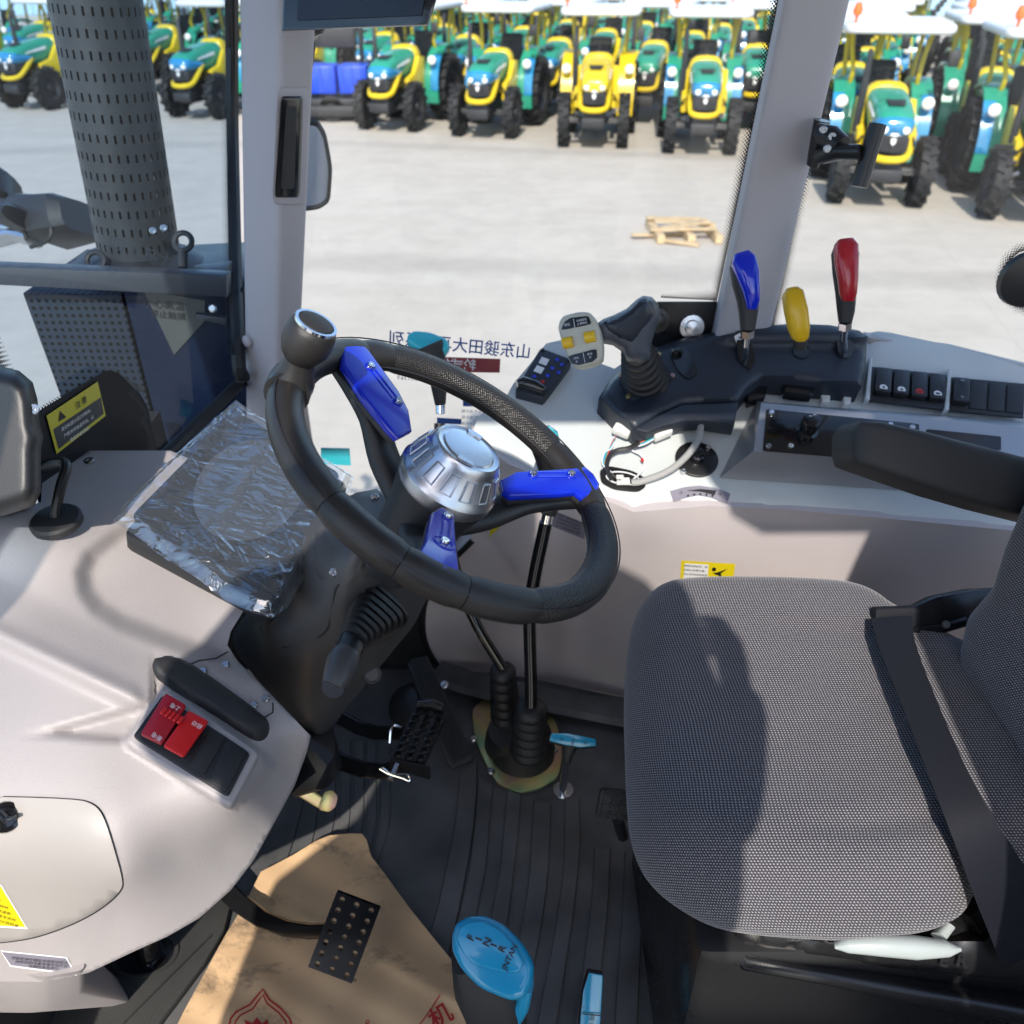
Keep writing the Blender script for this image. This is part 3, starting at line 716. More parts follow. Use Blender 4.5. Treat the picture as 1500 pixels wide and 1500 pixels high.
# side glass: a door pane between the pillars and a rear pane
def pane(pts, name='side_window'):
    bm = bmesh.new(); bm.faces.new([bm.verts.new(p) for p in pts]); return obj(name, bm, 'side_glass', cab, 0)
YG = 1.50
pane([(-.47, YG, 2.0), (.44, YG, 2.0), (.44, YG, 3.5), (-.33, YG, 3.5)])
pane([(.46, YG, 2.2), (1.16, YG, 2.2), (1.16, YG, 3.5), (.46, YG, 3.5)])
# printed dot borders
def frit(dense_px, fade_px, y, name='dot_border', solid=None, fn=None):
    A = [P(*p, y=y) if fn is None else fn(*p) for p in dense_px]; B = [P(*p, y=y) if fn is None else fn(*p) for p in fade_px]
    bm = bmesh.new(); ub = bm.loops.layers.uv.new('band'); um = bm.loops.layers.uv.new('metric')
    va = [bm.verts.new(p) for p in A]; vb = [bm.verts.new(p) for p in B]
    L = [0]
    for i in range(1, len(A)): L.append(L[-1] + (A[i] - A[i - 1]).length)
    for i in range(len(A) - 1):
        f = bm.faces.new((va[i], va[i + 1], vb[i + 1], vb[i]))
        W = [(A[k] - B[k]).length for k in (i, i + 1)]
        for lp, (u, v, ww) in zip(f.loops, ((L[i], 0, W[0]), (L[i + 1], 0, W[1]), (L[i + 1], 1, W[1]), (L[i], 1, W[0]))):
            lp[ub].uv = (u, v); lp[um].uv = (u, v * ww)
    return obj(name, bm, 'frit', cab, 0)
yg = YG - .003
frit([(1146, -30), (1122, 100), (1046, 460)], [(1130, -30), (1107, 100), (1034, 460)], yg)
frit([(1236, -30), (1130, 478)], [(1252, -30), (1142, 478)], yg)
frit([(1050, 440), (968, 436)], [(1050, 424), (968, 430)], yg)
def ws(px, py):
    q = P(px, py, x=-.5)
    for _ in range(12): q = P(px, py, x=wsx(q.y, q.z))
    return CAM + (q - CAM) * .995
frit([(338, -20), (338, 300), (345, 520)], [(322, -20), (324, 300), (330, 520)], 0, fn=ws)
frit([(196, 600), (224, 590), (62, 612)][:0] or [(60, 602), (160, 545), (210, 575)], [(60, 593), (160, 536), (213, 567)], 0, fn=ws)
frit([(-20, 545), (0, 540), (14, 560)], [(-20, 480), (0, 490), (24, 545)], 0, fn=ws)
# black rubber seals
obj('window_seal', tube([ws(339, -40), ws(341, 200), ws(348, 500), ws(356, 556)], .013, 8, 6), 'rubber', cab)
obj('window_seal', tube([ws(364, 548), ws(330, 582), ws(285, 625), ws(236, 672), ws(150, 735)], .011, 8, 4), 'rubber', cab)
# speaker slot in the front pillar
pf = (P(412, 20, y=1.425) + Vector((0, -.002, 0)), (P(464, 20, y=1.47) - P(412, 20, y=1.425)).cross(P(406, 560, y=1.425) - P(412, 20, y=1.425)))
surround = roundpoly([P(407, 128, pl=pf), P(453, 128, pl=pf), P(449, 299, pl=pf), P(399, 299, pl=pf)], .12)
vent = obj('pillar_vent', prism(surround, (0, -.004, 0), .0015), 'pillar_lilac', cab, 50)
obj('vent_insert', prism(roundpoly([P(413, 140, pl=shift(pf, 0)), P(445, 140, pl=pf), P(440, 288, pl=pf), P(404, 288, pl=pf)], .1), (0, -.011, 0), .004), 'gloss_black', vent, 50)
obj('vent_slot', prism(roundpoly([P(422, 154, pl=pf), P(437, 154, pl=pf), P(433, 274, pl=pf), P(414, 274, pl=pf)], .1), (0, -.0125, 0)), 'black_soft', vent, 50)
pl_n = Vector((-.6, -.75, 0))
obj('pillar_plug', lathe(P(362, 500, y=1.463), pl_n, [(.011, -.004), (.011, .002), (.008, .005), (.002, .0055)], 14), 'pillar_lilac', cab)
# black corner plate with bolts under the middle pillar
cp = [P(962, 441, y=1.49), P(1050, 441, y=1.49), P(1046, 520, y=1.49), P(985, 520, y=1.49), P(950, 505, y=1.49)]
hp = obj('hinge_plate', prism(cp, (0, -.006, 0), .002), 'satin_black', cab)
for px, py in ((1012, 478), (962, 468)):
    obj('bolt', lathe(P(px, py, y=1.484), (0, -1, .2), [(.024, 0), (.022, .012), (.014, .013), (.013, .02), (.003, .022)], 16), 'steel' if px > 1000 else 'satin_black', hp)
hb = obj('hinge_boss', lathe(P(1502, 408, y=1.49), (0, -1, 0), [(.05, 0), (.048, .012), (.02, .016), (.005, .016)], 24), 'satin_black', cab)
bm = None
frit([(1470 + 46 - 46 * math.cos(a), 408 - 44 * math.sin(a)) for a in [R(-80 + 20 * k) for k in range(9)]], [(1470 + 46 - 60 * math.cos(a), 408 - 58 * math.sin(a)) for a in [R(-80 + 20 * k) for k in range(9)]], yg)
# ------------------------------------------------------------------ decals on the side glass, read from outside, so mirrored here
GP = ((0, YG - .004, 2), (0, 1, 0))
dec = obj('glass_decal', prism([P(733, 526, pl=GP), P(563, 520, pl=GP), P(566, 544, pl=GP), P(732, 546, pl=GP)], (0, .001, 0)), 'print_maroon', cab)
def gtext(s, a, b, px, m, **k): return pxtext(s, a, b, GP, px, m, dec, up=k.pop('up', (a[0] + 1, a[1] - 20)), **k)
gtext('山东骏田大马力系列', (674, 507), (574, 497), 25, 'print_blue', sx=.93, bold=.012)
gtext('轮式拖拉机', (650, 534), (570, 531), 19, 'print_white', bold=.01)
gtext('服务热线 4000531369', (628, 556), (568, 552), 10, 'sticker_grey')
def gbox(q, m): return obj('glass_decal', prism([P(*p, pl=GP) for p in q], (0, .001, 0)), m, cab)
gbox([(728, 616), (722, 616), (722, 650), (728, 650)], 'print_blue'); gbox([(728, 644), (642, 640), (642, 648), (728, 652)], 'print_blue')
gbox([(742, 588), (678, 586), (678, 595), (742, 597)], 'print_blue'); gbox([(676, 614), (640, 612), (640, 620), (676, 622)], 'print_blue')
for k in range(5): gtext('作业前检查机油水箱', (703, 603 + k * 9), (673, 602 + k * 9), 6, 'print_blue')
for k in range(2): gtext('注意安全', (655, 628 + k * 7), (640, 627 + k * 7), 6, 'print_blue')
gbox([(512, 657), (470, 656), (470, 680), (514, 682)], 'teal')
gtext('EVO', (1165, 470), (1150, 469), 7, 'print_black')
# ------------------------------------------------------------------ pole bracket on the middle pillar
br = thing('pole_bracket', 'black pole bracket clamped to the inner side of the middle pillar', 'bracket', P(1200, 235, y=1.42))
obj('back_plate', pxloft([(1204, 176, 12, .012, 1.31), (1198, 210, 12, .012, 1.33), (1190, 243, 9, .012, 1.35)]), 'satin_black', br)
obj('arm', join(pxloft([(1200, 196, 14, .016, 1.30), (1222, 204, 17, .018, 1.28), (1232, 216, 16, .016, 1.27)]), pxloft([(1208, 228, 12, .02, 1.31), (1232, 222, 12, .018, 1.27), (1262, 224, 11, .014, 1.25)])), 'satin_black', br)
for px, py in ((1206, 190), (1212, 218), (1219, 200)): screw(br, P(px, py, t=1.265), -ray(px, py), .006)
obj('pole', join(tube([P(1286, 182, t=1.24), P(1258, 274, t=1.27)], .0125, 18)), 'satin_black', br)
# ------------------------------------------------------------------ roof display
dp = thing('roof_display', 'black flat display hanging from the cab roof beside the front pillar', 'display', P(525, 0, t=1.12))
A = [P(412, 46, t=1.15), P(628, 38, t=1.08), P(640, 0, t=1.07), P(650, -110, t=1.05), P(420, -110, t=1.12)]
obj('housing', prism(A, (CAM - P(525, 0, t=1)).normalized() * -.05, .006), 'gloss_black', dp)
n_ = (A[1] - A[0]).cross(A[4] - A[0]).normalized(); n_ = n_ if n_.dot(CAM - A[0]) > 0 else -n_
obj('screen', prism([P(*q, pl=(A[0] + n_ * .001, n_)) for q in ((436, 30), (618, 23), (640, -100), (440, -100))], n_ * .0012), 'screen_dark', dp)
# ------------------------------------------------------------------ outside mirror
om = thing('wing_mirror', 'rounded outside mirror in a thin black rim behind the front pillar', 'mirror', P(455, 300, y=1.78))
mpl = (P(455, 240, y=1.80), Vector((.10, -.99, -.02)))
mq = roundpoly([P(*q, pl=mpl) for q in ((425, 180), (463, 178), (474, 196), (483, 245), (480, 293), (466, 303), (425, 308))], .25)
mn = mpl[1].normalized()
obj('housing', prism(mq, (-.02, .05, 0), .006), 'black', om)
obj('rim', tube(mq + [mq[0]], .0055, 8), 'black', om)
cen = sum(mq, Vector()) / len(mq)
obj('mirror_glass', prism([cen + (p - cen) * .93 + mn * .004 for p in mq], mn * .001), 'mirror', om)
obj('stay', tube([P(440, 190, y=1.83), P(455, 60, y=1.8), P(466, 40, y=1.62)], .011, 8, 4), 'satin_black', om)
# ================================================================== outside the windscreen
ey = 1.75
eb = P(209, 395, y=ey); et = P(140, 0, y=ey); ax = (et - eb).normalized()
ex = thing('exhaust_stack', 'grey exhaust stack in a slotted heat shield standing beyond the windscreen', 'exhaust', eb)
NC, NR, ER = 32, 40, .0785; H = 1.35; u, v, a = frame(ax)
bm = bmesh.new(); CC = {}
def ev(th, h, r=ER):
    k = (round(th % (2 * math.pi), 4), round(h, 5), r)
    if k not in CC: CC[k] = bm.verts.new(eb + a * h + (u * math.cos(th) + v * math.sin(th)) * r)
    return CC[k]
dth = 2 * math.pi / NC; dh = H / NR
for i in range(NC):
    for j in range(NR):
        t0, h0 = i * dth, .01 + j * dh
        o = [(0, 0), (1, 0), (1, 1), (0, 1)]; q = [(.36, .30), (.64, .30), (.64, .72), (.36, .72)]
        for k in range(4):
            A = [o[k], o[(k + 1) % 4], q[(k + 1) % 4], q[k]]
            bm.faces.new([ev(t0 + x * dth, h0 + y * dh) for x, y in A])
for i in range(NC): bm.faces.new([ev(i * dth, 0), ev((i + 1) * dth, 0), ev((i + 1) * dth, .01), ev(i * dth, .01)])
obj('heat_shield', bm, 'exhaust_steel', ex, 180)
obj('inner_pipe', lathe(eb - a * .05, a, [(.040, 0), (.040, H + .1)], 16), 'dark_steel', ex)
for px, py in ((224, 338), (240, 334)):
    screw(ex, eb + (P(px, py, y=ey - .08) - eb), -ray(px, py), .007)
dm = thing('flange_dome', 'dark round flange with two lifting eyes at the foot of the exhaust', 'flange', eb - a * .08)
obj('dome', lathe(eb - a * .10, a, [(.175, -.06), (.172, .06), (.155, .095), (.12, .125), (.085, .14), (.04, .14)], 32), 'dark_steel', dm)
for px, py in ((140, 382), (268, 354)):
    c = P(px, py, y=ey - .10)
    obj('lifting_eye', join(rings([[c + (VIEWR * math.cos(q) + VIEWU * math.sin(q)) * (.017 + .0055 * math.cos(r)) + VIEWB * .0055 * math.sin(r) for r in [k * math.pi / 4 for k in range(8)]] for q in [k * math.pi / 10 for k in range(20)]], closed=True), tube([c - VIEWU * .02, c - VIEWU * .05], .009, 8)), 'dark_steel', dm)
obj('bolt', lathe(P(215, 400, y=ey - .15), (0, 0, 1), [(.012, -.02), (.012, .006), (.003, .007)], 6), 'dark_steel', dm)
bxl = P(30, 432, y=1.563); btop = bxl.z
sc = thing('exhaust_box', 'dark glossy box with a perforated end under the exhaust stack', 'box', (bxl.x, 1.7, 1.6))
obj('casing', prism([(bxl.x + .19, 1.563, 1.4), (-.50, 1.563, 1.4), (-.50, 1.563, btop + .012), (bxl.x + .19, 1.563, btop)], (0, .34, 0), .012), 'hood_navy', sc)
obj('perforated_end', prism([(bxl.x + .05, 1.568, 1.4), (bxl.x + .188, 1.565, 1.4), (bxl.x + .188, 1.565, btop), (bxl.x, 1.568, btop)], (0, .3, 0), .006), 'perforated', sc)
for px, py in ((258, 470), (240, 500)): pass
bm = prism([P(210, 425, y=1.56), P(300, 440, y=1.56), P(300, 470, y=1.56), P(255, 520, y=1.56)], (0, .002, 0))
obj('label_reflection', bm, 'reflection_grey', sc)  # windscreen reflection of a paper label, painted as a lettered plate
pxtext('小心高温', (240, 447), (285, 452), ((0, 1.5585, 2), (0, 1, 0)), 15, 'print_black', sc, up=(242, 430))
pxtext('禁止触摸', (246, 462), (288, 467), ((0, 1.5585, 2), (0, 1, 0)), 13, 'print_black', sc, up=(248, 445))
rl = thing('guard_rail', 'grey flat guard rail crossing in front of the exhaust foot', 'rail', P(170, 410, y=1.50))
rw = [P(-120, 390, y=1.52), P(60, 400, y=1.52), P(335, 424, y=1.52)]
obj('bar', prism([P(-120, 386, y=1.52), P(332, 404, y=1.52), P(332, 436, y=1.52), P(-120, 412, y=1.52)], (0, .035, 0), .004), 'rail_grey', rl)
obj('bracket', join(prism([P(275, 402, y=1.55), P(330, 396, y=1.55), P(330, 412, y=1.55), P(288, 418, y=1.55)], (0, .05, .004), .003), prism([P(286, 460, y=1.55), P(332, 466, y=1.55), P(332, 478, y=1.55), P(290, 468, y=1.55)], (0, .05, .004), .003)), 'rail_grey', rl)
for px, py in ((305, 412), (312, 452)): screw(rl, P(px, py, y=1.535), (0, -1, .3), .008)
refl_text = pxtext('四大马力', (208, 372), (245, 385), ((0, 1.60, 2), (0, 1, 0)), 24, 'navy_panel', ex, up=(212, 352))  # lettering mirrored in the windscreen, painted as print near the exhaust
wl = thing('work_lamp', 'dark grey work lamp on a curved arm at the front of the tractor', 'lamp', P(70, 340, t=2.1))
obj('housing', pxloft([(22, 322, 16, .05, 2.1), (40, 318, 26, .07, 2.1), (75, 326, 32, .08, 2.08), (108, 320, 30, .08, 2.06), (120, 318, 24, .06, 2.05)], e=4), 'dark_steel', wl)
obj('rear_cap', pxloft([(20, 322, 14, .05, 2.08), (40, 326, 18, .09, 2.04), (52, 330, 12, .09, 2.03)], e=3), 'black', wl)
obj('arm', join(pxloft([(-60, 365, 10, .03, 2.1), (20, 345, 9, .03, 2.1), (50, 350, 12, .03, 2.08)]), pxloft([(-40, 330, 9, .02, 2.15), (40, 336, 8, .02, 2.1)])), 'steel', wl)
obj('cable', tube([P(0, 292, t=2.05), P(35, 300, t=2.02), P(70, 325, t=2.0), P(72, 350, t=2.0), P(45, 362, t=2.02)], .005, 8, 8), 'wire_black', wl)
obj('cable', tube([P(-10, 316, t=2.05), P(25, 325, t=2.03), P(40, 350, t=2.03)], .005, 8, 8), 'wire_black', wl)
h2 = one('horn_cover', pxloft([(-10, 254, 14, .04, 2.15), (6, 270, 18, .05, 2.12), (8, 292, 15, .05, 2.1), (0, 312, 10, .04, 2.1)]), 'black', 'black rounded cover at the picture edge above the work lamp', 'cover')
# ================================================================== dashboard on the left of the column
zc = tps([(-40, 757, 2.43), (0, 757, 2.425), (60, 700, 2.42), (130, 660, 2.41), (250, 660, 2.39), (345, 690, 2.375), (85, 770, 2.405), (200, 760, 2.38), (360, 800, 2.345),
          (0, 850, 2.375), (130, 850, 2.36), (250, 850, 2.345), (360, 900, 2.325), (0, 930, 2.345), (120, 985, 2.33), (250, 960, 2.32), (335, 940, 2.31), (345, 965, 2.30), (400, 1020, 2.275), (452, 1078, 2.235),
          (-40, 1000, 2.325), (80, 1060, 2.31), (200, 1040, 2.305), (285, 1095, 2.275), (370, 1080, 2.27), (0, 1150, 2.28), (120, 1165, 2.275), (200, 1140, 2.275), (340, 1170, 2.235), (250, 1200, 2.235), (440, 1125, 2.18), (405, 1200, 2.12),
          (180, 1285, 2.20), (260, 1260, 2.17), (330, 1240, 2.14), (345, 1300, 2.07), (290, 1345, 2.06), (100, 1320, 2.16), (170, 1340, 2.12), (200, 1390, 2.05), (130, 1400, 2.06), (0, 1370, 2.11), (60, 1430, 2.045), (0, 1430, 2.05), (-60, 1400, 2.09), (-60, 1250, 2.23)])
plateau = [(300, 720), (225, 745), (168, 782), (130, 812), (118, 838), (122, 868), (140, 893), (175, 915), (225, 935), (280, 955), (330, 975), (372, 992)]
plat_poly = plateau + [(420, 960), (420, 700), (300, 700)]
block = [(186, 1087), (245, 1008), (382, 1108), (395, 1125), (338, 1182)]
wedge = [(22, 1078), (232, 1022), (190, 1092)]
def dash_z(px, py):
    z = zc(px, py)
    if px > 90 and py > 730:
        d = segdist(plateau, px, py, False); ins = inside(plat_poly, px, py)
        z += -.013 * sstep(-14, 20, d if ins else -d) * sstep(440, 340, px)
    d = segdist(block, px, py); ins = inside(block, px, py)
    z += .016 * sstep(-9, 1, d if ins else -d)
    # long soft ridge from the picture edge to the switch block, and the hollow below it
    if not ins:
        s = (px - 0) / 212
        if -.4 < s < 1.05:
            ry = 930 + 100 * s; k = py - ry
            z += .006 * math.exp(-(k / 16) ** 2) * sstep(1.05, .9, s) + .010 * sstep(-90, 0, k) * (1 - sstep(0, 26, k)) * sstep(-.4, .3, s)
        if inside(wedge, px, py): z -= .010 * sstep(0, 14, segdist(wedge, px, py))
    # crease along the foot of the block
    cr = [(186, 1165), (262, 1245), (410, 1150)]
    return z
def dash(px, py): return P(px, py, z=dash_z(px, py))
db = thing('dashboard', 'pale lilac moulded dashboard on the left of the steering column', 'dashboard', (-.45, .62, 2.1))
outline = [(-70, 757), (0, 757), (60, 735), (62, 702), (130, 660), (250, 660), (352, 705), (372, 870), (338, 925), (333, 945), (348, 968), (385, 1005), (455, 1078), (450, 1100), (432, 1150), (405, 1200), (372, 1260), (338, 1304), (292, 1345), (245, 1372), (200, 1392), (130, 1425), (60, 1440), (0, 1440), (-70, 1430)]
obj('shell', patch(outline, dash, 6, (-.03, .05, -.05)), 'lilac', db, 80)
obj('pedestal', rings([roundpoly([P(-60, 1405, z=2.05), P(60, 1432, z=2.05), P(128, 1420, z=2.05), P(100, 1330, z=2.05), P(-60, 1330, z=2.05)], .2), roundpoly([P(-60, 1482, z=1.95), P(60, 1484, z=1.95), P(128, 1450, z=1.95), P(100, 1360, z=1.95), P(-60, 1360, z=1.95)], .2), roundpoly([P(-60, 1482, z=1.95) + Vector((-.05, .16, -.3)), P(60, 1484, z=1.95) + Vector((-.05, .16, -.3)), P(128, 1450, z=1.95) + Vector((-.07, .14, -.3)), P(100, 1360, z=1.95) + Vector((-.05, .1, -.3)), P(-60, 1360, z=1.95) + Vector((-.05, .1, -.3))], .2)]), 'lilac', db, 50)
hpoly = [(-60, 1166), (110, 1170), (138, 1178), (152, 1196), (166, 1240), (180, 1290), (178, 1303), (160, 1322), (125, 1345), (75, 1366), (30, 1378), (-60, 1386)]
hpoly = chaikin(hpoly, 2)
obj('hatch_gap', patch([(p[0] + (1.8 if p[0] > 0 else 0), p[1] + (-1.4 if p[1] < 1200 else 1.4)) for p in hpoly], lambda a, b: dash(a, b) + (CAM - dash(a, b)).normalized() * .001, 14), 'black_soft', db, 60)
def hatchf(a, b): q = P(a, b, z=dash_z(a, b)); return q + (CAM - q).normalized() * .004
hatch = obj('access_hatch', patch(hpoly, hatchf, 14, away(.003)), 'hatch_grey', db, 60)
obj('latch', join(lathe(hatchf(8, 1197), -ray(8, 1197), [(.016, 0), (.015, .005), (.011, .006), (.010, .009), (.003, .010)], 20), pxloft([(0, 1192, 5, .004, None)[:4], (10, 1200, 5, .006), (22, 1196, 2, .004)], t=(hatchf(8, 1197) - CAM).length / ray(8, 1197).length - .012)), 'gloss_black', hatch)
yl_ = cut(None, 'warning_label', [(-40, 1288), (2, 1296), (41, 1361), (-40, 1356)], hatchf, 'sticker_white', hatch, 14, .001)
cut(None, 'label_face', [(-40, 1292), (1, 1299), (37, 1358), (-40, 1354)], hatchf, 'sticker_yellow', hatch, 14, .0016)
hp_ = (hatchf(10, 1330) + (CAM - hatchf(10, 1330)).normalized() * .002, (hatchf(30, 1320) - hatchf(0, 1320)).cross(hatchf(0, 1350) - hatchf(0, 1320)))
for k, s in enumerate(('严禁在', '机器运转时', '打开此盖板', '以免发生危险', '请熄火后检查')):
    pxtext(s, (-8 + k * 4, 1317 + k * 8.5), (2 + k * 4, 1320 + k * 8.5), hp_, 6.4, 'print_black', hatch, up=(-10 + k * 4, 1300 + k * 8))
g = cut(None, 'info_label', [(-30, 1389), (98, 1402), (113, 1429), (15, 1416), (0, 1392)], dash, 'sticker_white', db, 10, .001)
cut(None, 'label_face', [(-28, 1391.5), (96, 1404), (108, 1426), (16, 1414), (2, 1394)], dash, 'sticker_grey', db, 10, .0016)
ip = (dash(55, 1412) + (CAM - dash(55, 1412)).normalized() * .0022, (dash(80, 1410) - dash(30, 1405)).cross(dash(50, 1420) - dash(50, 1400)))
for k, s in enumerate(('驾驶前请仔细阅读使用说明书', '按照说明书要求操作本机器', '定期检查各部位')):
    pxtext(s, (58 + k * 3, 1407 + k * 5), (90 + k * 3, 1410 + k * 5), ip, 6, 'print_black', db, up=(56, 1390))
# grommet with a cable
gp = dash(85, 766)
gp = gp + Vector((0, -.002, .004))
gr = thing('cable_grommet', 'black cable rising from a round rubber grommet on the dashboard', 'grommet', gp)
obj('disc', lathe(gp, (0, -.12, 1), [(.031, -.004), (.031, .003), (.028, .006), (.010, .008)], 28), 'black_soft', gr)
obj('cable', join(tube([gp, P(82, 745, t=(gp - CAM).length / ray(85, 766).length * .995), P(88, 715, t=1.06), P(97, 683, t=1.07), P(84, 678, t=1.09), P(40, 690, t=1.12)], .0066, 10, 8)), 'wire_black', gr)
screw(db, dash(130, 676), (0, -.2, 1), .008, name='bolt')
# grip pad and its screws
pad_pl = [(223, 975), (228, 966), (245, 962), (268, 966), (300, 985), (390, 1050), (396, 1064), (392, 1080), (380, 1087), (362, 1080), (320, 1052), (235, 1000), (226, 988)]
pad_pl = chaikin(pad_pl, 2)
pd = thing('grip_pad', 'long black padded grip on the dashboard above the red switches', 'grip', dash(310, 1030))
def padf(a, b):
    d = segdist(pad_pl, a, b); h = .012 * math.sqrt(max(0, 1 - (1 - min(1, d / 14)) ** 2)) + .002
    q = dash(a, b); return q + Vector((0, -.35, .93)) * h
obj('pad', patch(pad_pl, padf, 5, (0, .004, -.016)), 'black_soft', pd, 80)
for px, py in ((297, 984), (371, 1034), (330, 974), (389, 1024)): screw(db, dash(px, py), (0, -.35, .93), .0052)
obj('seam', tube([dash(*p) + Vector((0, -.0003, .0007)) for p in ((278, 974), (292, 968), (316, 965), (334, 955))], .0009, 6), 'black_soft', db)
obj('seam', tube([dash(*p) + Vector((0, -.0003, .0007)) for p in ((386, 1052), (400, 1044), (400, 1030))], .0009, 6), 'black_soft', db)
# rocker switch panel
sp0 = dash(285, 1095); n0 = (dash(330, 1110) - dash(230, 1040)).cross(dash(225, 1090) - dash(270, 1030)).normalized()
n0 = n0 if n0.dot(CAM - sp0) > 0 else -n0
SPL = (sp0 + n0 * .003, n0)
sw = thing('dash_switch_unit', 'black switch frame with two red rockers set in the pale dashboard', 'switch panel', sp0)
obj('bezel', prism(roundpoly([P(*q, pl=SPL) - n0 * .016 for q in ((183, 1088), (239, 1006), (381, 1103), (338, 1183))], .08, 4), n0 * .0185, .004, 3), 'lilac', db, 50)
obj('frame', prism(roundpoly([P(*q, pl=SPL) for q in ((195, 1082), (239, 1021), (367, 1106), (334, 1170))], .06, 3), n0 * .006, .0015), 'black', sw)
TP = shift(SPL, .0062)
def rocker(q, m, tilt, name='rocker'):
    A = [P(*p, pl=TP) for p in q]; A[0] += n0 * tilt[0]; A[1] += n0 * tilt[0]; A[2] += n0 * tilt[1]; A[3] += n0 * tilt[1]
    ctr = sum(A, Vector()) / 4
    return obj(name, prism(roundpoly([p + n0 * .002 for p in A], .10, 3), n0 * .0055, .0022), m, sw, 40)
r1 = rocker([(244, 1023), (275, 1041), (238, 1096), (206, 1080)], 'red_dark', (.007, .001))
r2 = rocker([(277, 1045), (307, 1061), (270, 1117), (240, 1100)], 'red_bright', (.002, .006))
for q in ([(309, 1068), (330, 1081), (300, 1135), (276, 1122)], [(334, 1085), (361, 1103), (332, 1160), (306, 1142)]):
    obj('blank', prism(roundpoly([P(*p, pl=TP) for p in q], .08, 2), n0 * .0015, .0006), 'black', sw)
q_ = shift(TP, .0145)
bm = new()
for k in range(5): bm = join(bm, box(P(240 + k * 6, 1041 + k * 3.4, pl=q_), (.004, .009, .003), basis(P(260, 1052, pl=q_) - P(240, 1041, pl=q_), n=n0), .0008, 1))
obj('grip_rib', bm, 'red_bright', r1)
def st(s, c, px, par): 
    o = P(*c, pl=q_); u = P(c[0] - 20, c[1] - 12, pl=q_) - o; v = P(c[0] - 10, c[1] + 16, pl=q_) - o
    return text(s, o, u, v, px * 1.0 * .9 / F, 'print_white', par)
st('上电', (257, 1036), 8.5, r1); st('断电', (230, 1079), 8.5, r1); st('启动', (289, 1062), 8.5, r2)
# wiper motor cover and warning plate in front of the dash
wm = thing('wiper_cover', 'large black moulded cover at the photo edge in front of the windscreen', 'cover', P(0, 750, t=.95))
wp = [(-90, 530), (0, 536), (28, 543), (48, 560), (55, 585), (58, 620), (64, 640), (60, 660), (60, 720), (50, 742), (0, 757), (-90, 760)]
def wf(a, b):
    d = segdist(wp, a, b); return P(a, b, t=.97 - .045 * math.sqrt(max(0, 1 - (1 - min(1, d / 26)) ** 2)))
obj('housing', patch(wp, wf, 7, away(.12)), 'black', wm, 80)
screw(wm, wf(49, 599), -ray(49, 599), .0065)
def wsi(px, py): return CAM + (ws(px, py) - CAM) * .985
plate = thing('warning_plate', 'black plate with a yellow caution sticker low on the windscreen', 'plate', wsi(140, 600))
pq = [(40, 612), (150, 546), (162, 542), (176, 548), (206, 578), (216, 596), (230, 655), (236, 700), (60, 760), (48, 690)]
obj('plate', patch(pq, wsi, 14, away(.004)), 'plate_black', plate, 60)
def wsl(px, py): return CAM + (ws(px, py) - CAM) * .982
cut(None, 'sticker', [(68, 609), (143, 559), (155, 609), (83, 665)], wsl, 'sticker_olive', plate, 10, .0)
cut(None, 'sticker_text_panel', [(78, 629), (148, 582), (152, 606), (86, 658)], wsl, 'navy_panel', plate, 10, .0008)
wpl = (wsl(112, 612) + (CAM - wsl(112, 612)).normalized() * .0016, (wsl(143, 560) - wsl(70, 610)).cross(wsl(83, 664) - wsl(70, 610)))
wup = lambda c: (c[0] - 4, c[1] - 15)
pxtext('注 意', (119, 590), (140, 575), wpl, 12, 'print_black', plate, up=wup((119, 590)), bold=.012)
for k, s in enumerate(('发动机熄火后2分钟内，', '严禁关闭电源开关。以', '免损坏发动机！')):
    pxtext(s, (113 + k * 2.5, 614 + k * 10.5), (138 + k * 2.5, 597 + k * 10.5), wpl, 7.2, 'sticker_grey' if False else 'print_white', plate, up=(110, 598 + k * 10))
obj('warning_triangle', prism([P(*q, pl=shift(wpl, 0)) for q in ((86, 618), (97, 611), (88, 602))], n0 * .0004), 'print_black', plate)
# ================================================================== steering wheel
WC = Vector((-.0595, .7785, 2.5494)); WN = Vector((.598, -.053, 1)).normalized(); WR = .1865
WU = WN.cross(Vector((0, 1, 0))).normalized(); WV = WN.cross(WU)
WPL = (WC, WN)
def wang(px, py):
    q = P(px, py, pl=WPL) - WC; return math.atan2(q.dot(WV), q.dot(WU))
def wp3(r, a, h=0): return WC + (WU * math.cos(a) + WV * math.sin(a)) * r + WN * h
sw_ = thing('steering_wheel', 'black leather steering wheel with three blue spoke covers and a spinner knob', 'steering wheel', WC)
def arc(a0, a1, r, m, name, n=14):
    while a1 < a0: a1 += 2 * math.pi
    k = max(3, int((a1 - a0) / .06)); rs = []
    for i in range(k + 1):
        a = a0 + (a1 - a0) * i / k
        e = r * (.90 if i in (0, k) else 1)
        rs.append([wp3(WR + e * math.cos(b), a, e * math.sin(b) * .94) for b in [j * 2 * math.pi / n for j in range(n)]])
    return obj(name, rings(rs), m, sw_, 60)
def z5(x, y): return (350 + x * .4, 400 + y * .4)
seams = [z5(560, 330), z5(1130, 655), z5(1290, 870), z5(1060, 1195), z5(820, 1190), z5(585, 1070), z5(330, 850), z5(200, 400), z5(420, 260)]
sA = [wang(*q) for q in seams]
mats_ = ['leather_dots', 'leather', 'leather_dots', 'leather', 'leather', 'leather', 'leather', 'leather', 'leather']
sgn = 1 if ((sA[1] - sA[0] + math.pi) % (2 * math.pi) - math.pi) > 0 else -1
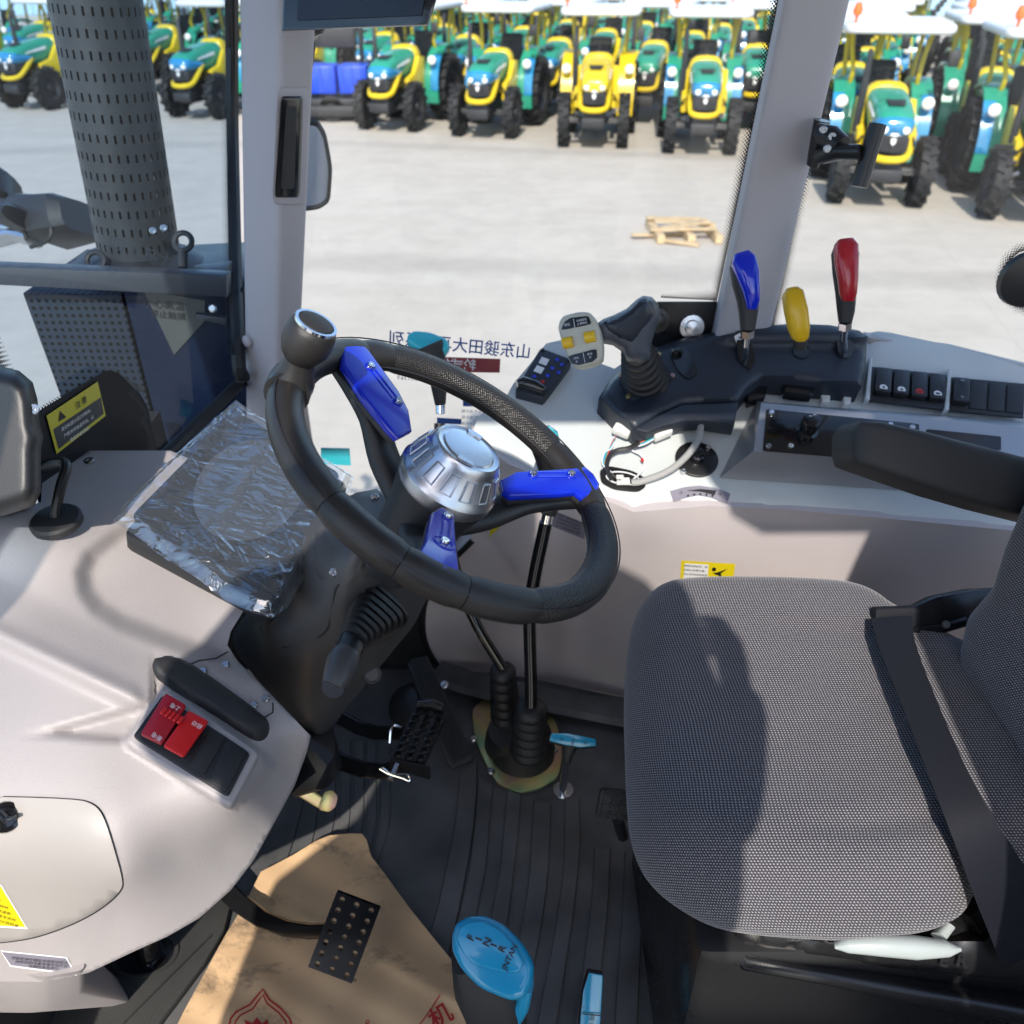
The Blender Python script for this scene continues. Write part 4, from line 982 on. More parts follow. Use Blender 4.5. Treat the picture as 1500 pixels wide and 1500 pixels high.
for k in range(len(sA)):
    a0, a1 = sA[k], sA[(k + 1) % len(sA)]
    if sgn < 0: a0, a1 = a1, a0
    arc(a0 + .002, a1 - .002, .0182 if mats_[k] == 'leather' else .0178, mats_[k], 'grip_section' if mats_[k] != 'leather' else 'rim_section', 18)
# inner stitched seam line round the rim
obj('seam', rings([[wp3(WR + .0188 * math.cos(3.5) + .0012 * math.cos(b), a, .0188 * math.sin(-.1) + .0012 * math.sin(b)) for b in (0, 1.57, 3.14, 4.71)] for a in [k * math.pi / 40 for k in range(80)]], closed=True), 'black', sw_)
obj('seam', rings([[wp3(WR + .0150 + .0010 * math.cos(b), a, .0118 + .0010 * math.sin(b)) for b in (0, 1.57, 3.14, 4.71)] for a in [k * math.pi / 40 for k in range(80)]], closed=True), 'black', sw_)
SH = shift(WPL, .004)
cov = [[(375, 262), (462, 255), (492, 285), (545, 355), (600, 430), (634, 500), (640, 575), (575, 604), (540, 570), (440, 450), (368, 335)],
       [(958, 750), (1012, 716), (1180, 706), (1262, 695), (1300, 730), (1325, 772), (1320, 800), (1268, 830), (1240, 806), (1180, 815), (1000, 824), (972, 800)],
       [(703, 868), (740, 851), (800, 888), (808, 990), (825, 1108), (760, 1085), (640, 1018), (672, 975)]]
scr = [[(480, 342), (582, 472)], [(1077, 738), (1217, 738)], [(763, 893), (750, 988)]]
for cpoly, ss in zip(cov, scr):
    ctr = P(*z5(*[sum(c) / len(cpoly) for c in zip(*cpoly)]), pl=SH); dirv = (ctr - WC); dirv = (dirv - WN * dirv.dot(WN)).normalized()
    tg_ = WN.cross(dirv); p0 = WC + dirv * .06 - WN * .010; p1 = WC + dirv * .185 + WN * .017; cn_ = (p1 - p0).cross(tg_).normalized()
    cn_ = cn_ if cn_.dot(WN) > 0 else -cn_; CPL = (p0, cn_)
    def cf(q): return P(*z5(*q), pl=CPL)
    pts = [cf(q) for q in cpoly]; pts = [p - tg_ * ((p - WC).dot(tg_) * .16) for p in pts]
    sc_o = obj('spoke_cover', prism(pts, -cn_ * .010, .0035, 3), 'blue_gloss', sw_, 30)
    cc_ = sum(pts, Vector()) / len(pts)
    obj('skirt', prism([cc_ + (p - cc_) * .97 - cn_ * .009 for p in pts], -cn_ * .007, .002), 'black', sc_o)
    a, b = [cf(q) for q in ss]
    d = (b - a).normalized(); e_ = cn_.cross(d)
    ring = lambda c, r, h: [c + (d * math.cos(t) + e_ * math.sin(t)) * r + cn_ * h for t in [q * math.pi / 10 for q in range(20)]]
    for c, r_ in ((a, .0062), (b, .0062)) if ss[0][1] != 893 else ((a, .0062), (b, .0115)):
        obj('recess_rim', rings([ring(c, r_, -.0004), ring(c, r_ * .97, .0012), ring(c, r_ * .80, .0010), ring(c, r_ * .74, -.0004)], closed=False, cap=False), 'blue_gloss', sc_o, 60)
    obj('groove_rim', join(*[tube([a + e_ * k + d * .006, b + e_ * k - d * .006], .0011, 6) for k in (-.0038, .0038)]), 'blue_gloss', sc_o, 60)
    for q in (a, b): screw(sc_o, q + cn_ * .0004, cn_, .0046, 'chrome', h=.004)
    # dark spoke arm beneath, running from hub to rim
    ang = math.atan2((ctr - WC).dot(WV), (ctr - WC).dot(WU))
    obj('spoke', tube([wp3(.03, ang, -.075), wp3(.075, ang, -.058), wp3(.115, ang, -.030), wp3(.155, ang, -.016), wp3(.185, ang, -.008)], [.024, .022, .019, .019, .02], 12, 4, flat=(1.0, .62), up=WN), 'black', sw_, 60)
hubc = WC + WN * -.022
obj('hub', lathe(WC - WN * .16, WN, [(.030, 0), (.040, .03), (.044, .09), (.052, .125), (.053, .14)], 32), 'black', sw_)
hb_ = hubc
cap = obj('hub_cap', lathe(hb_, WN, [(.0525, -.006), (.0555, .0), (.0558, .010), (.053, .015), (.0515, .0165), (.040, .044), (.0385, .049), (.036, .0515), (.034, .0505), (.030, .0505), (.028, .052), (.022, .0525), (.001, .0525)], 56), 'silver', sw_, 30)
for k in range(14):
    a = k * 2 * math.pi / 14 + .1; rad = WU * math.cos(a) + WV * math.sin(a); tg = WN.cross(rad)
    q0, q1 = hb_ + rad * .0508 + WN * .0195, hb_ + rad * .0425 + WN * .0395
    ol = [q0 - tg * .0062, q0 + tg * .0062, q1 + tg * .0050, q1 - tg * .0050]
    nn = tg.cross(q1 - q0).normalized(); nn = nn if nn.dot(rad) > 0 else -nn
    bm = tube([*(p + nn * .0006 for p in ol), ol[0] + nn * .0006], .0009, 6)
    obj('slot_rib', bm, 'silver', cap)
for a in (1.2, 4.3):
    obj('lug', rings([[hb_ + (WU * math.cos(t) + WV * math.sin(t)) * r + WN * h for r, h in ((.026, .051), (.033, .051), (.033, .054), (.026, .054))] for t in [a + q * .08 for q in range(8)]]), 'silver', cap)
# spinner knob
def px_of(p):
    d = Vector(p) - CAM; z = -d.dot(VIEWB); return Vector((750 + F * d.x / z, 750 - F * d.dot(VIEWU) / z))
ka = min([k * .01 for k in range(629)], key=lambda a: (px_of(wp3(WR + .004, a, .056)) - Vector((467, 505))).length)
kc = wp3(WR + .004, ka, .056); kb = wp3(WR, ka, .010)
kn = obj('spinner_knob', join(lathe(kc, WN, [(.008, -.028), (.013, -.025), (.0192, -.018), (.0236, -.007), (.0246, .002), (.0234, .0115), (.0215, .0170), (.0200, .0185)], 32)), 'leather', sw_, 70)
obj('knob_neck', lathe(kb, (kc - kb), [(.021, 0), (.017, .012), (.0145, .026), (.016, .04), (.018, .05)], 20), 'leather', kn, 70)
obj('knob_ring', lathe(kc, WN, [(.0207, .018), (.0207, .0208), (.0178, .0208), (.0172, .019)], 32), 'chrome', kn)
obj('knob_cap', lathe(kc, WN, [(.0175, .0175), (.0165, .0215), (.010, .0238), (.001, .0243)], 28), 'black_soft', kn)
obj('clamp', rings([[wp3(WR + .0225 * math.cos(b), a, .0225 * math.sin(b)) for b in [j * math.pi / 9 for j in range(18)]] for a in [ka - .075 + q * .025 for q in range(7)]]), 'black', sw_)
# ================================================================== steering column
ct = tps([(470, 745, 1.06), (550, 716, 1.08), (600, 740, 1.05), (540, 780, 1.00), (490, 830, 1.00), (420, 860, 1.09), (375, 895, 1.17), (340, 935, 1.23), (345, 965, 1.22), (400, 930, 1.09),
          (400, 1020, 1.20), (455, 1078, 1.22), (470, 1090, 1.24), (460, 980, 1.10), (530, 1010, 1.22), (600, 935, 1.19), (635, 850, 1.17), (640, 810, 1.15), (560, 880, 1.05), (500, 930, 1.05), (600, 800, 1.06), (570, 950, 1.14)])
cpoly = [(470, 742), (520, 722), (552, 716), (600, 735), (640, 790), (640, 850), (622, 882), (608, 915), (582, 945), (532, 1008), (500, 1045), (470, 1085), (452, 1072), (405, 1024), (352, 968), (339, 937), (344, 920), (366, 893), (398, 870), (425, 830), (440, 790)]
cpoly = chaikin(cpoly, 2)
def colf(a, b):
    t = ct(a, b); d = segdist(cpoly, a, b)
    return P(a, b, t=t + .03 * (1 - math.sqrt(max(0, 1 - (1 - min(1, d / 22)) ** 2))))
sc2 = thing('steering_column', 'dark grey plastic steering column cover below the steering wheel', 'steering column', P(460, 1000, t=1.2))
obj('cover', patch(cpoly, colf, 8, away(.14)), 'column_black', sc2, 70)
colt = lambda k: (lambda a, b: P(a, b, t=ct(a, b) - k))
top = [(462, 770), (520, 722), (552, 716), (575, 740), (560, 800), (520, 845), (505, 858), (468, 848), (460, 835)]
obj('upper_plate', patch(top, colt(.006), 9, away(.02)), 'column_black', sc2, 60)
obj('seam', tube([colt(.001)(*p) for p in ((381, 918), (384, 930), (418, 949), (470, 932), (480, 922), (492, 862), (518, 828))], .0013, 6), 'black', sc2)
for px, py in ((489, 838), (549, 729)): screw(sc2, colt(.006)(px, py), -ray(px, py), .0055)
obj('plug', lathe(colt(0)(545, 988), -ray(545, 988), [(.013, -.004), (.0125, .002), (.011, .0035), (.009, .002), (.001, .002)], 20), 'column_black', sc2)
obj('lower_shroud', pxloft([(440, 1075, 12, .03, 1.24), (470, 1095, 24, .05, 1.26), (470, 1125, 26, .05, 1.27), (440, 1152, 8, .03, 1.28)], e=3), 'black', sc2)
# stalk with its bellows
stk = thing('column_stalk', 'black twist stalk with ribbed bellows sticking out of the steering column', 'stalk', P(545, 905, t=1.0))
path = [];
for k in range(8):
    s = k / 7; cx, cy = 556 - 40 * s, 893 + 45 * s; wd = 44 - 25 * s
    path += [(cx, cy, wd, .030 - .012 * s, 1.04 - .09 * s), (cx - 2.6, cy + 2.9, wd, .031 - .012 * s, 1.036 - .09 * s), (cx - 3.4, cy + 3.8, wd - 8, .019 - .010 * s, 1.035 - .09 * s), (cx - 5, cy + 5.4, wd - 9, .019 - .010 * s, 1.030 - .09 * s)]
obj('bellows', pxloft(path, e=3.6, n=20), 'rubber', stk, 50)
obj('stem', pxloft([(517, 938, 20, .014, .95), (508, 962, 20, .014, .925)], e=2.2, n=20), 'satin_black', stk)
obj('twist_grip', pxloft([(507, 960, 22, .016, .925), (502, 972, 25, .018, .915), (494, 992, 22, .017, .905), (488, 1006, 18, .0155, .90)], e=2.1, n=24), 'column_black', stk, 40)
obj('end_cap', lathe(P(489, 1006, t=.897), P(488, 1010, t=.875) - P(496, 985, t=.91), [(.0125, -.004), (.0125, .002), (.0115, .0035), (.001, .0038)], 24), 'navy_panel', stk)
for q, s in (((504, 951), 'OFF'), ((519, 955), 'ON')): pxtext(s, q, (q[0] + 10, q[1] + 3), None, 6, 'sticker_grey', stk, t=.915, up=(q[0], q[1] - 10))
# ================================================================== instrument display wrapped in film
A_, B_, C_ = P(170, 758, t=1.03), P(346, 583, t=1.24), P(400, 890, t=.99)
DN = (B_ - A_).cross(C_ - A_).normalized(); DN = DN if DN.dot(CAM - A_) > 0 else -DN
DPL = (A_, DN)
dsp = thing('instrument_display', 'black instrument display still wrapped in clear wrinkled film', 'display', P(345, 740, pl=DPL))
def dq(*q): return [P(*p, pl=DPL) for p in q]
obj('housing', prism(roundpoly([p - DN * .012 for p in dq((178, 770), (348, 592), (512, 700), (398, 888))], .05, 3), -DN * .028, .004), 'black', dsp)
obj('bezel', prism(roundpoly([p - DN * .004 for p in dq((190, 752), (345, 596), (500, 690), (400, 865))], .05, 3), -DN * .009, .003), 'gloss_black', dsp)
ell = [P(365 + 82 * math.cos(a) + 6 * math.sin(a), 716 + 72 * math.sin(a) - 18 * math.cos(a), pl=DPL) - DN * .0032 for a in [k * math.pi / 20 for k in range(40)]]
obj('screen_glass', prism(ell, DN * .001), 'screen', dsp)
fpoly = [(163, 752), (180, 728), (346, 576), (366, 588), (520, 690), (512, 712), (422, 880), (398, 897), (372, 890), (330, 868)]
import random as _r
_r.seed(3)
cre = []
for k in range(72):
    a = _r.uniform(0, 2 * math.pi); rr = _r.uniform(70, 150); cx, cy = 350 + rr * math.cos(a) * 1.0, 735 + rr * .9 * math.sin(a); th = _r.gauss(.5, .35)
    cre.append((cx, cy, math.cos(th), math.sin(th), _r.uniform(10, 40), _r.uniform(1.2, 2.6), _r.uniform(.0012, .004)))
def film(a, b):
    h = .0015
    for cx, cy, c, s, L, W, H in cre:
        dx, dy = a - cx, b - cy; p_ = dx * c + dy * s; q_2 = -dx * s + dy * c
        if abs(p_) < L and abs(q_2) < 9: h += H * math.exp(-(q_2 / W) ** 2) * (1 - (p_ / L) ** 2)
    h += .0025 * math.sin(a * .05 + b * .03)
    d = segdist(fpoly, a, b); h -= .014 * (1 - sstep(0, 16, d))
    return P(a, b, pl=DPL) + DN * h
fl = obj('film', patch(fpoly, film, 3.2), 'clear_film', dsp, 180)
# ================================================================== right side console
N1 = Vector((0, -.40, .9165)); CP = (Vector((0, 1.16, 2.25)), N1)
def cpl(k): return shift(CP, k)
con = thing('side_console', 'white moulded side console under the right window with a lilac side wall', 'console', (.4, 1.3, FLOOR))
lip = [(690, 640), (745, 678), (800, 700), (850, 722), (895, 734), (928, 748), (1039, 739), (1160, 745), (1285, 756), (1440, 771), (1560, 782)]
cpoly2 = [(742, 580), (752, 562), (775, 535), (800, 503), (822, 498), (860, 525), (900, 540), (960, 500), (1050, 482), (1160, 478), (1265, 490), (1300, 494), (1400, 515), (1500, 546), (1560, 562)] + lip[::-1] + [(700, 610)]
hole = 0
def conf(a, b):
    k = .0
    k += -.02 * sstep(1.0, 0, 1) * 0
    dl = segdist(lip, a, b, False)
    q = P(a, b, pl=CP)
    r = 1 - min(1, dl / 26); q = q - N1 * (.018 * (1 - math.sqrt(1 - r * r))) 
    # raised step of the rear part and soft swell under the switches
    return q
def conf2(a, b):
    q = conf(a, b); return q + N1 * (.012 * sstep(560, 520, b + (a - 1270) * -.09) * sstep(1262, 1276, a))
obj('top', patch(cpoly2, conf2, 14, (0, .02, -.05)), 'white_plastic', con, 50)
wlip = [(p[0], p[1] + 1) for p in lip if p[0] >= 690]
L3 = {p: P(*p, pl=CP).y for p in lip}
wy = tps([(p[0], p[1] + 3, L3[p] - .002) for p in lip] + [(620, 890, 1.40), (622, 935, 1.41), (642, 975, 1.42), (720, 990, 1.41), (690, 800, 1.36), (650, 830, 1.39), (820, 1010, 1.375), (915, 1032, 1.335), (1000, 1040, 1.32), (1300, 1060, 1.27), (1560, 1080, 1.25),
                                                    (900, 860, 1.275), (760, 860, 1.34), (1100, 900, 1.235), (1400, 900, 1.22), (800, 800, 1.255)])
wpoly = [(p[0], p[1] + 2) for p in lip] + [(1560, 1085), (1300, 1062), (1000, 1045), (915, 1033), (820, 1012), (720, 990), (655, 982), (636, 966), (622, 935), (620, 900), (628, 870), (655, 830), (690, 790), (692, 700)]
def wallf(a, b): return P(a, b, y=wy(a, b))
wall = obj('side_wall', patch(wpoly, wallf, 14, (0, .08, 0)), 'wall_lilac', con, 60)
obj('wall_edge_seal', tube([wallf(*p) for p in ((692, 792), (655, 830), (628, 870), (620, 900), (622, 935), (636, 966), (655, 981), (720, 990), (820, 1012), (915, 1033), (1000, 1045))], .006, 8, 5), 'rubber', con)
obj('lip_seam', tube([conf(p[0], p[1] - 4) + Vector((0, -.0012, -.001)) for p in lip[3:]], .0012, 6, 4), 'black', con)
# stickers on the wall
def onwall(name, q, m, lift=.001, par=None): return cut(None, name, q, wallf, m, par or con, 12, lift)
s1 = onwall('caution_label', [(998, 821), (1077, 826), (1073, 859), (996, 853)], 'sticker_yellow')
onwall('label_face', [(1003, 825), (1038, 827), (1036, 852), (1001, 849)], 'sticker_white', .0018)
wpl2 = (wallf(1036, 840) + (CAM - wallf(1036, 840)).normalized() * .003, (wallf(1076, 830) - wallf(1000, 826)).cross(wallf(1036, 852) - wallf(1036, 826)))
for k, s in enumerate(('驾驶时请系好，安', '全带以免受伤害，', '停止发动机后再离', '开驾驶座。')):
    pxtext(s, (1019 - k * .4, 829.5 + k * 6), (1034, 830.6 + k * 6), wpl2, 4.4, 'print_black', con, up=(1019, 820 + k * 6))
obj('pictogram', join(prism([P(*q, pl=wpl2) for q in ((1052, 838), (1066, 833), (1056, 840), (1058, 853), (1054, 853), (1053, 843), (1044, 840))], (0, -.0003, 0)), prism([P(1046 + 3 * math.cos(a), 834 + 3 * math.sin(a), pl=wpl2) for a in [k * .7 for k in range(9)]], (0, -.0003, 0))), 'print_black', con)
onwall('instruction_label', [(812, 748), (860, 768), (856, 790), (806, 770)], 'sticker_grey')
wpl3 = (wallf(834, 769) + (CAM - wallf(834, 769)).normalized() * .003, (wallf(860, 768) - wallf(812, 748)).cross(wallf(806, 770) - wallf(812, 748)))
for k, s in enumerate(('注意：操作前请阅读', '按照规定档位换挡行', '车停稳后方可操作手', '柄，否则损坏变速箱')): pxtext(s, (835 - k, 760 + k * 5.2), (850, 766 + k * 5.2), wpl3, 4.2, 'print_black', con, up=(836, 750 + k * 5))
onwall('caution_label', [(722, 758), (744, 746), (740, 765), (716, 787)], 'sticker_yellow')
# joystick console control unit
du = [(754, 571), (792, 509), (838, 526), (796, 582)]
unit = thing('control_unit', 'small black control box with blue keys at the tip of the white console', 'control unit', P(795, 545, pl=CP))
obj('body', prism(roundpoly([P(*q, pl=cpl(.022)) for q in du], .06, 2), -N1 * .03, .002), 'navy_panel', unit)
obj('thumb_rest', pxloft([(757, 562, 6, .008), (766, 560, 9, .012), (785, 566, 9, .012), (798, 572, 6, .008)], pl=cpl(.028), e=2.6), 'gloss_black', unit)
UP = cpl(.0225)
dx_ = lambda a, b: P(792 + a * 46 - b * 36, 509 + a * 17 + b * 61, pl=UP)
for a, b, m in ((.62, .12, 'blue_gloss'), (.82, .18, 'blue_gloss'), (.62, .32, 'blue_gloss'), (.85, .36, 'blue_gloss'), (.62, .50, 'blue_gloss'), (.28, .62, 'blue_gloss'), (.58, .66, 'print_red'), (.55, .78, 'blue_gloss')):
    c = dx_(a, b); obj('key', box(c, (.007, .0065, .003), basis(dx_(1, 0) - dx_(0, 0), n=N1), .001, 1), m, unit)
for b in (.25, .45): obj('display_digit', prism([dx_(.18, b - .07), dx_(.42, b - .07), dx_(.42, b + .07), dx_(.18, b + .07)], N1 * .0008), 'lens_white', unit)
for q in ((795, 513), (834, 528), (799, 576)): screw(unit, P(*q, pl=UP), N1, .0035, 'black')
# black lever console
lp = [(877, 583), (893, 556), (918, 534), (950, 514), (990, 498), (1050, 486), (1110, 478), (1160, 474), (1215, 476), (1258, 484), (1270, 492), (1268, 540), (1262, 567), (1190, 561), (1116, 554), (1096, 568), (1080, 590), (1040, 590), (1000, 593), (966, 608), (930, 630), (900, 606)]
LP = cpl(.05)
lcon = thing('lever_console', 'dark navy plastic lever console standing on the white side console', 'lever console', P(1080, 540, pl=CP))
def lf(a, b):
    d = segdist(lp, a, b); r = 1 - min(1, d / 12); return P(a, b, pl=cpl(.05 - .010 * (1 - math.sqrt(max(0, 1 - r * r))) + .022 * sstep(512, 488, b + (a < 1000) * 0) * sstep(1010, 1090, a)))
obj('cover', patch(lp, lf, 8, -N1 * .06), 'navy_panel', lcon, 60)
obj('front_apron', prism([P(*q, pl=cpl(.046)) for q in ((930, 628), (966, 607), (1000, 592), (1082, 589), (1076, 622), (1030, 615), (1000, 616), (970, 624), (948, 633))], -N1 * .03, .003), 'navy_panel', lcon)
for q in ((985, 551), (920, 581), (910, 551), (965, 520)): screw(lcon, P(*q, pl=cpl(.0505)), N1, .0045, 'zinc', h=.004)
def slot(q): return obj('slot', prism(roundpoly([P(*p, pl=cpl(.0512 + .0)) + N1 * .0 for p in q], .25, 3), N1 * .0012), 'gloss_black', lcon)
slot([(978, 512), (1004, 508), (1024, 545), (1008, 556), (994, 545)])
for q in ([(1078, 498), (1100, 502), (1106, 530), (1098, 544), (1082, 530)], [(1160, 508), (1185, 508), (1184, 522), (1176, 527), (1163, 522)], [(1224, 500), (1248, 500), (1248, 520), (1242, 526), (1229, 524)]):
    obj('slot', prism(roundpoly([lf(*p) + N1 * .001 for p in q], .22, 3), N1 * .0015), 'gloss_black', lcon)
obj('rocker', box(P(992, 516, pl=cpl(.056)), (.018, .012, .012), basis((1, .2, 0), n=N1), .003), 'gloss_black', lcon)
obj('tag', prism([lf(*q) + N1 * .002 for q in ((1075, 494), (1084, 489), (1086, 501), (1078, 504))], N1 * .001), 'sticker_white', lcon)
# joystick
jb = P(945, 556, pl=cpl(.05)); jt = P(932, 508, t=1.29)
joy = thing('joystick', 'grey joystick with a beige button head and yellow rollers on the lever console', 'joystick', jb)
prof = []
JL = (jt - jb).length
for k in range(7):
    s = k / 6; r = .041 - .017 * s
    prof += [(r - .005, s * JL * .93), (r, s * JL * .93 + .002), (r, s * JL * .93 + .006), (r - .005, s * JL * .93 + .008)]
obj('bellows', lathe(jb, (jt - jb), prof, 28), 'rubber', joy, 50)
obj('base_plate', prism(roundpoly([P(*q, pl=cpl(.0505)) for q in ((905, 556), (952, 515), (990, 552), (925, 590))], .15), N1 * .003, .001), 'navy_panel', joy)
def puff(out, t0, H, D, sp=6):
    def hh(a, b): return H * math.sqrt(max(0, 1 - (1 - min(1, segdist(out, a, b) / D)) ** 2))
    f = patch(out, lambda a, b: P(a, b, t=t0(a, b) - hh(a, b)), sp); g = patch(out, lambda a, b: P(a, b, t=t0(a, b) + hh(a, b) + .001), sp)
    bm = join(f, g); bmesh.ops.remove_doubles(bm, verts=bm.verts, dist=.0012); return bm
gt_ = lambda a, b: 1.235 + (a - 880) * .0004 + (b - 470) * .0003
obj('grip', join(puff([(874, 474), (884, 467), (900, 461), (918, 452), (932, 439), (942, 433), (955, 435), (965, 446), (967, 462), (958, 490), (953, 508), (953, 526), (938, 533), (918, 529), (912, 516), (898, 506), (876, 502)], gt_, .024, 22)), 'grip_grey', joy, 180)
obj('palm_pad', puff([(884, 473), (905, 464), (924, 452), (936, 439), (947, 437), (957, 447), (958, 462), (946, 482), (928, 506), (906, 497), (890, 487)], lambda a, b: gt_(a, b) - .018, .010, 14, 5), 'navy_panel', joy, 180)
hd = [(818, 470), (824, 461), (848, 455), (862, 456), (869, 463), (877, 482), (881, 505), (880, 525), (872, 532), (850, 538), (838, 536), (831, 525), (821, 498), (816, 480)]
JF = Vector((-.35, -.75, .56)).normalized(); jc = P(848, 497, t=1.215); JP = (jc, JF)
head = obj('button_head', prism(roundpoly([P(*q, pl=JP) for q in hd], .25, 2), -JF * .024, .006, 3), 'beige', joy, 40)
def jplate(q, m, h=.0012, nm='button', b=0): return obj(nm, prism(roundpoly([P(*p, pl=JP) + JF * .0002 for p in q], .15, 2), JF * h, b), m, head)
jplate([(822, 484), (827, 472), (836, 466), (862, 463), (867, 475)], 'gloss_black', nm='button_plate'); jplate([(832, 522), (874, 511), (875, 524), (868, 530), (848, 535), (838, 533)], 'gloss_black', nm='button_plate')
for q in ([(823, 496), (838, 493), (841, 508), (826, 511)], [(855, 486), (871, 483), (874, 501), (858, 504)]):
    A = [P(*p, pl=JP) for p in q]; c = sum(A, Vector()) / 4
    obj('roller', rings([[c + (A[0] - A[1]).normalized() * w_ + (A[0] - A[3]).normalized() * (.0085 * math.cos(b)) + JF * (.007 * math.sin(b)) for b in [j * math.pi / 8 for j in range(16)]] for w_ in (-.0075, 0, .0075)]), 'yellow', head, 50)
JT = shift(JP, .0016)
for s, c, z in (('限位', (831, 476), 4.5), ('自动回位', (852, 469), 4.0), ('大臂限位', (853, 474), 4.0), ('浮动', (844, 525), 4), ('关', (845, 530), 4), ('浮动', (864, 519), 4), ('开', (865, 524), 4)):
    pxtext(s, c, (c[0] + 10, c[1] - 2), JT, z, 'print_white', head, up=(c[0] - 2, c[1] - 10))
for a, b in (((840, 467), (842, 480)), ((854, 516), (857, 531))): obj('divider', tube([P(*a, pl=JT), P(*b, pl=JT)], .0004, 4), 'print_white', head)
# three coloured levers
def lever(name, lab, col, head_, neck, rod, foot):
    L = thing(name, lab, 'lever', P(*foot[:2], pl=cpl(.05)))
    h = obj('handle', pxloft(head_, e=3.0, n=18), 'black_soft', L, 60)
    ft = [(p[0] + p[5], p[1], p[2] * p[6], p[3] * .55, p[4] - .012) for p in neck]
    obj('cap', pxloft(ft, e=3.2, n=18), col, L, 60)
    if rod: 
        obj('rod', tube([P(*q[:2], t=q[2]) for q in rod] + [P(*foot[:2], pl=cpl(.03))], .0055, 12), 'chrome', L)
        obj('nut', lathe(P(*rod[0][:2], t=rod[0][2]), P(*rod[-1][:2], t=rod[-1][2]) - P(*rod[0][:2], t=rod[0][2]), [(.0105, -.004), (.0105, .008), (.006, .009)], 6), 'chrome', L, 0)
    return L
def hs(pts): return pts
lever('spool_lever', 'blue capped lever on a chrome rod standing in front of the middle pillar', 'blue_gloss',
      [(1088, 376, 14, .010, 1.28), (1088, 390, 19, .014, 1.28), (1092, 415, 19, .015, 1.285), (1096, 440, 16, .014, 1.29), (1096, 460, 13, .012, 1.295), (1095, 484, 10, .010, 1.30)],
      [(1086, 372, 12, .012, 1.278, 0, 1), (1088, 382, 18, .022, 1.275, 1, 1), (1094, 400, 18, .024, 1.275, 1, .92), (1100, 425, 15, .022, 1.28, 0, .8), (1103, 440, 13, .018, 1.285, -1, .8), (1103, 452, 10, .012, 1.29, -2, .7)],
      [(1095, 486, 1.30), (1093, 505, 1.315)], (1091, 530))
lever('spool_lever', 'short yellow lever between the blue and the red lever', 'yellow',
      [(1168, 455, 12, .010, 1.33), (1170, 480, 12, .012, 1.335), (1172, 500, 10, .010, 1.34), (1172, 512, 8, .008, 1.345)],
      [(1160, 424, 10, .014, 1.32, 0, 1), (1161, 430, 15, .024, 1.318, 0, 1), (1166, 455, 17, .026, 1.318, 0, .95), (1170, 480, 16, .024, 1.325, 0, .95), (1172, 495, 13, .018, 1.33, 0, .9), (1172, 500, 8, .010, 1.332, 0, .8)],
      None, (1173, 516))
lever('spool_lever', 'tall red lever on a chrome rod, the rightmost of the coloured levers', 'red',
      [(1238, 356, 14, .010, 1.28), (1238, 372, 19, .014, 1.28), (1238, 400, 17, .014, 1.285), (1239, 430, 14, .013, 1.29), (1239, 455, 12, .011, 1.30), (1238, 472, 9, .009, 1.305)],
      [(1238, 352, 12, .012, 1.276, 0, 1), (1239, 361, 17, .022, 1.274, 0, 1), (1240, 385, 17, .024, 1.274, 0, .95), (1242, 410, 15, .022, 1.278, 0, .9), (1242, 430, 13, .020, 1.284, 0, .9), (1242, 440, 11, .012, 1.288, 0, .8)],
      [(1238, 474, 1.305), (1236, 496, 1.325)], (1237, 520))
# small parts between the lever console and the silver box
obj('relay', prism(roundpoly([P(*q, pl=cpl(.03)) for q in ((1147, 560), (1196, 562), (1190, 579), (1150, 574))], .12), -N1 * .02, .003), 'gloss_black', con)
obj('relay', prism(roundpoly([P(*q, pl=cpl(.02)) for q in ((1092, 572), (1112, 558), (1125, 560), (1122, 580), (1096, 588))], .12), -N1 * .02, .003), 'gloss_black', con)
for q in ([(1202, 566), (1218, 567), (1216, 589), (1204, 588)], [(1236, 576), (1248, 577), (1246, 592), (1236, 592)]): obj('clip', prism([P(*p, pl=cpl(.012)) for p in q], -N1 * .02, .002), 'connector', con)
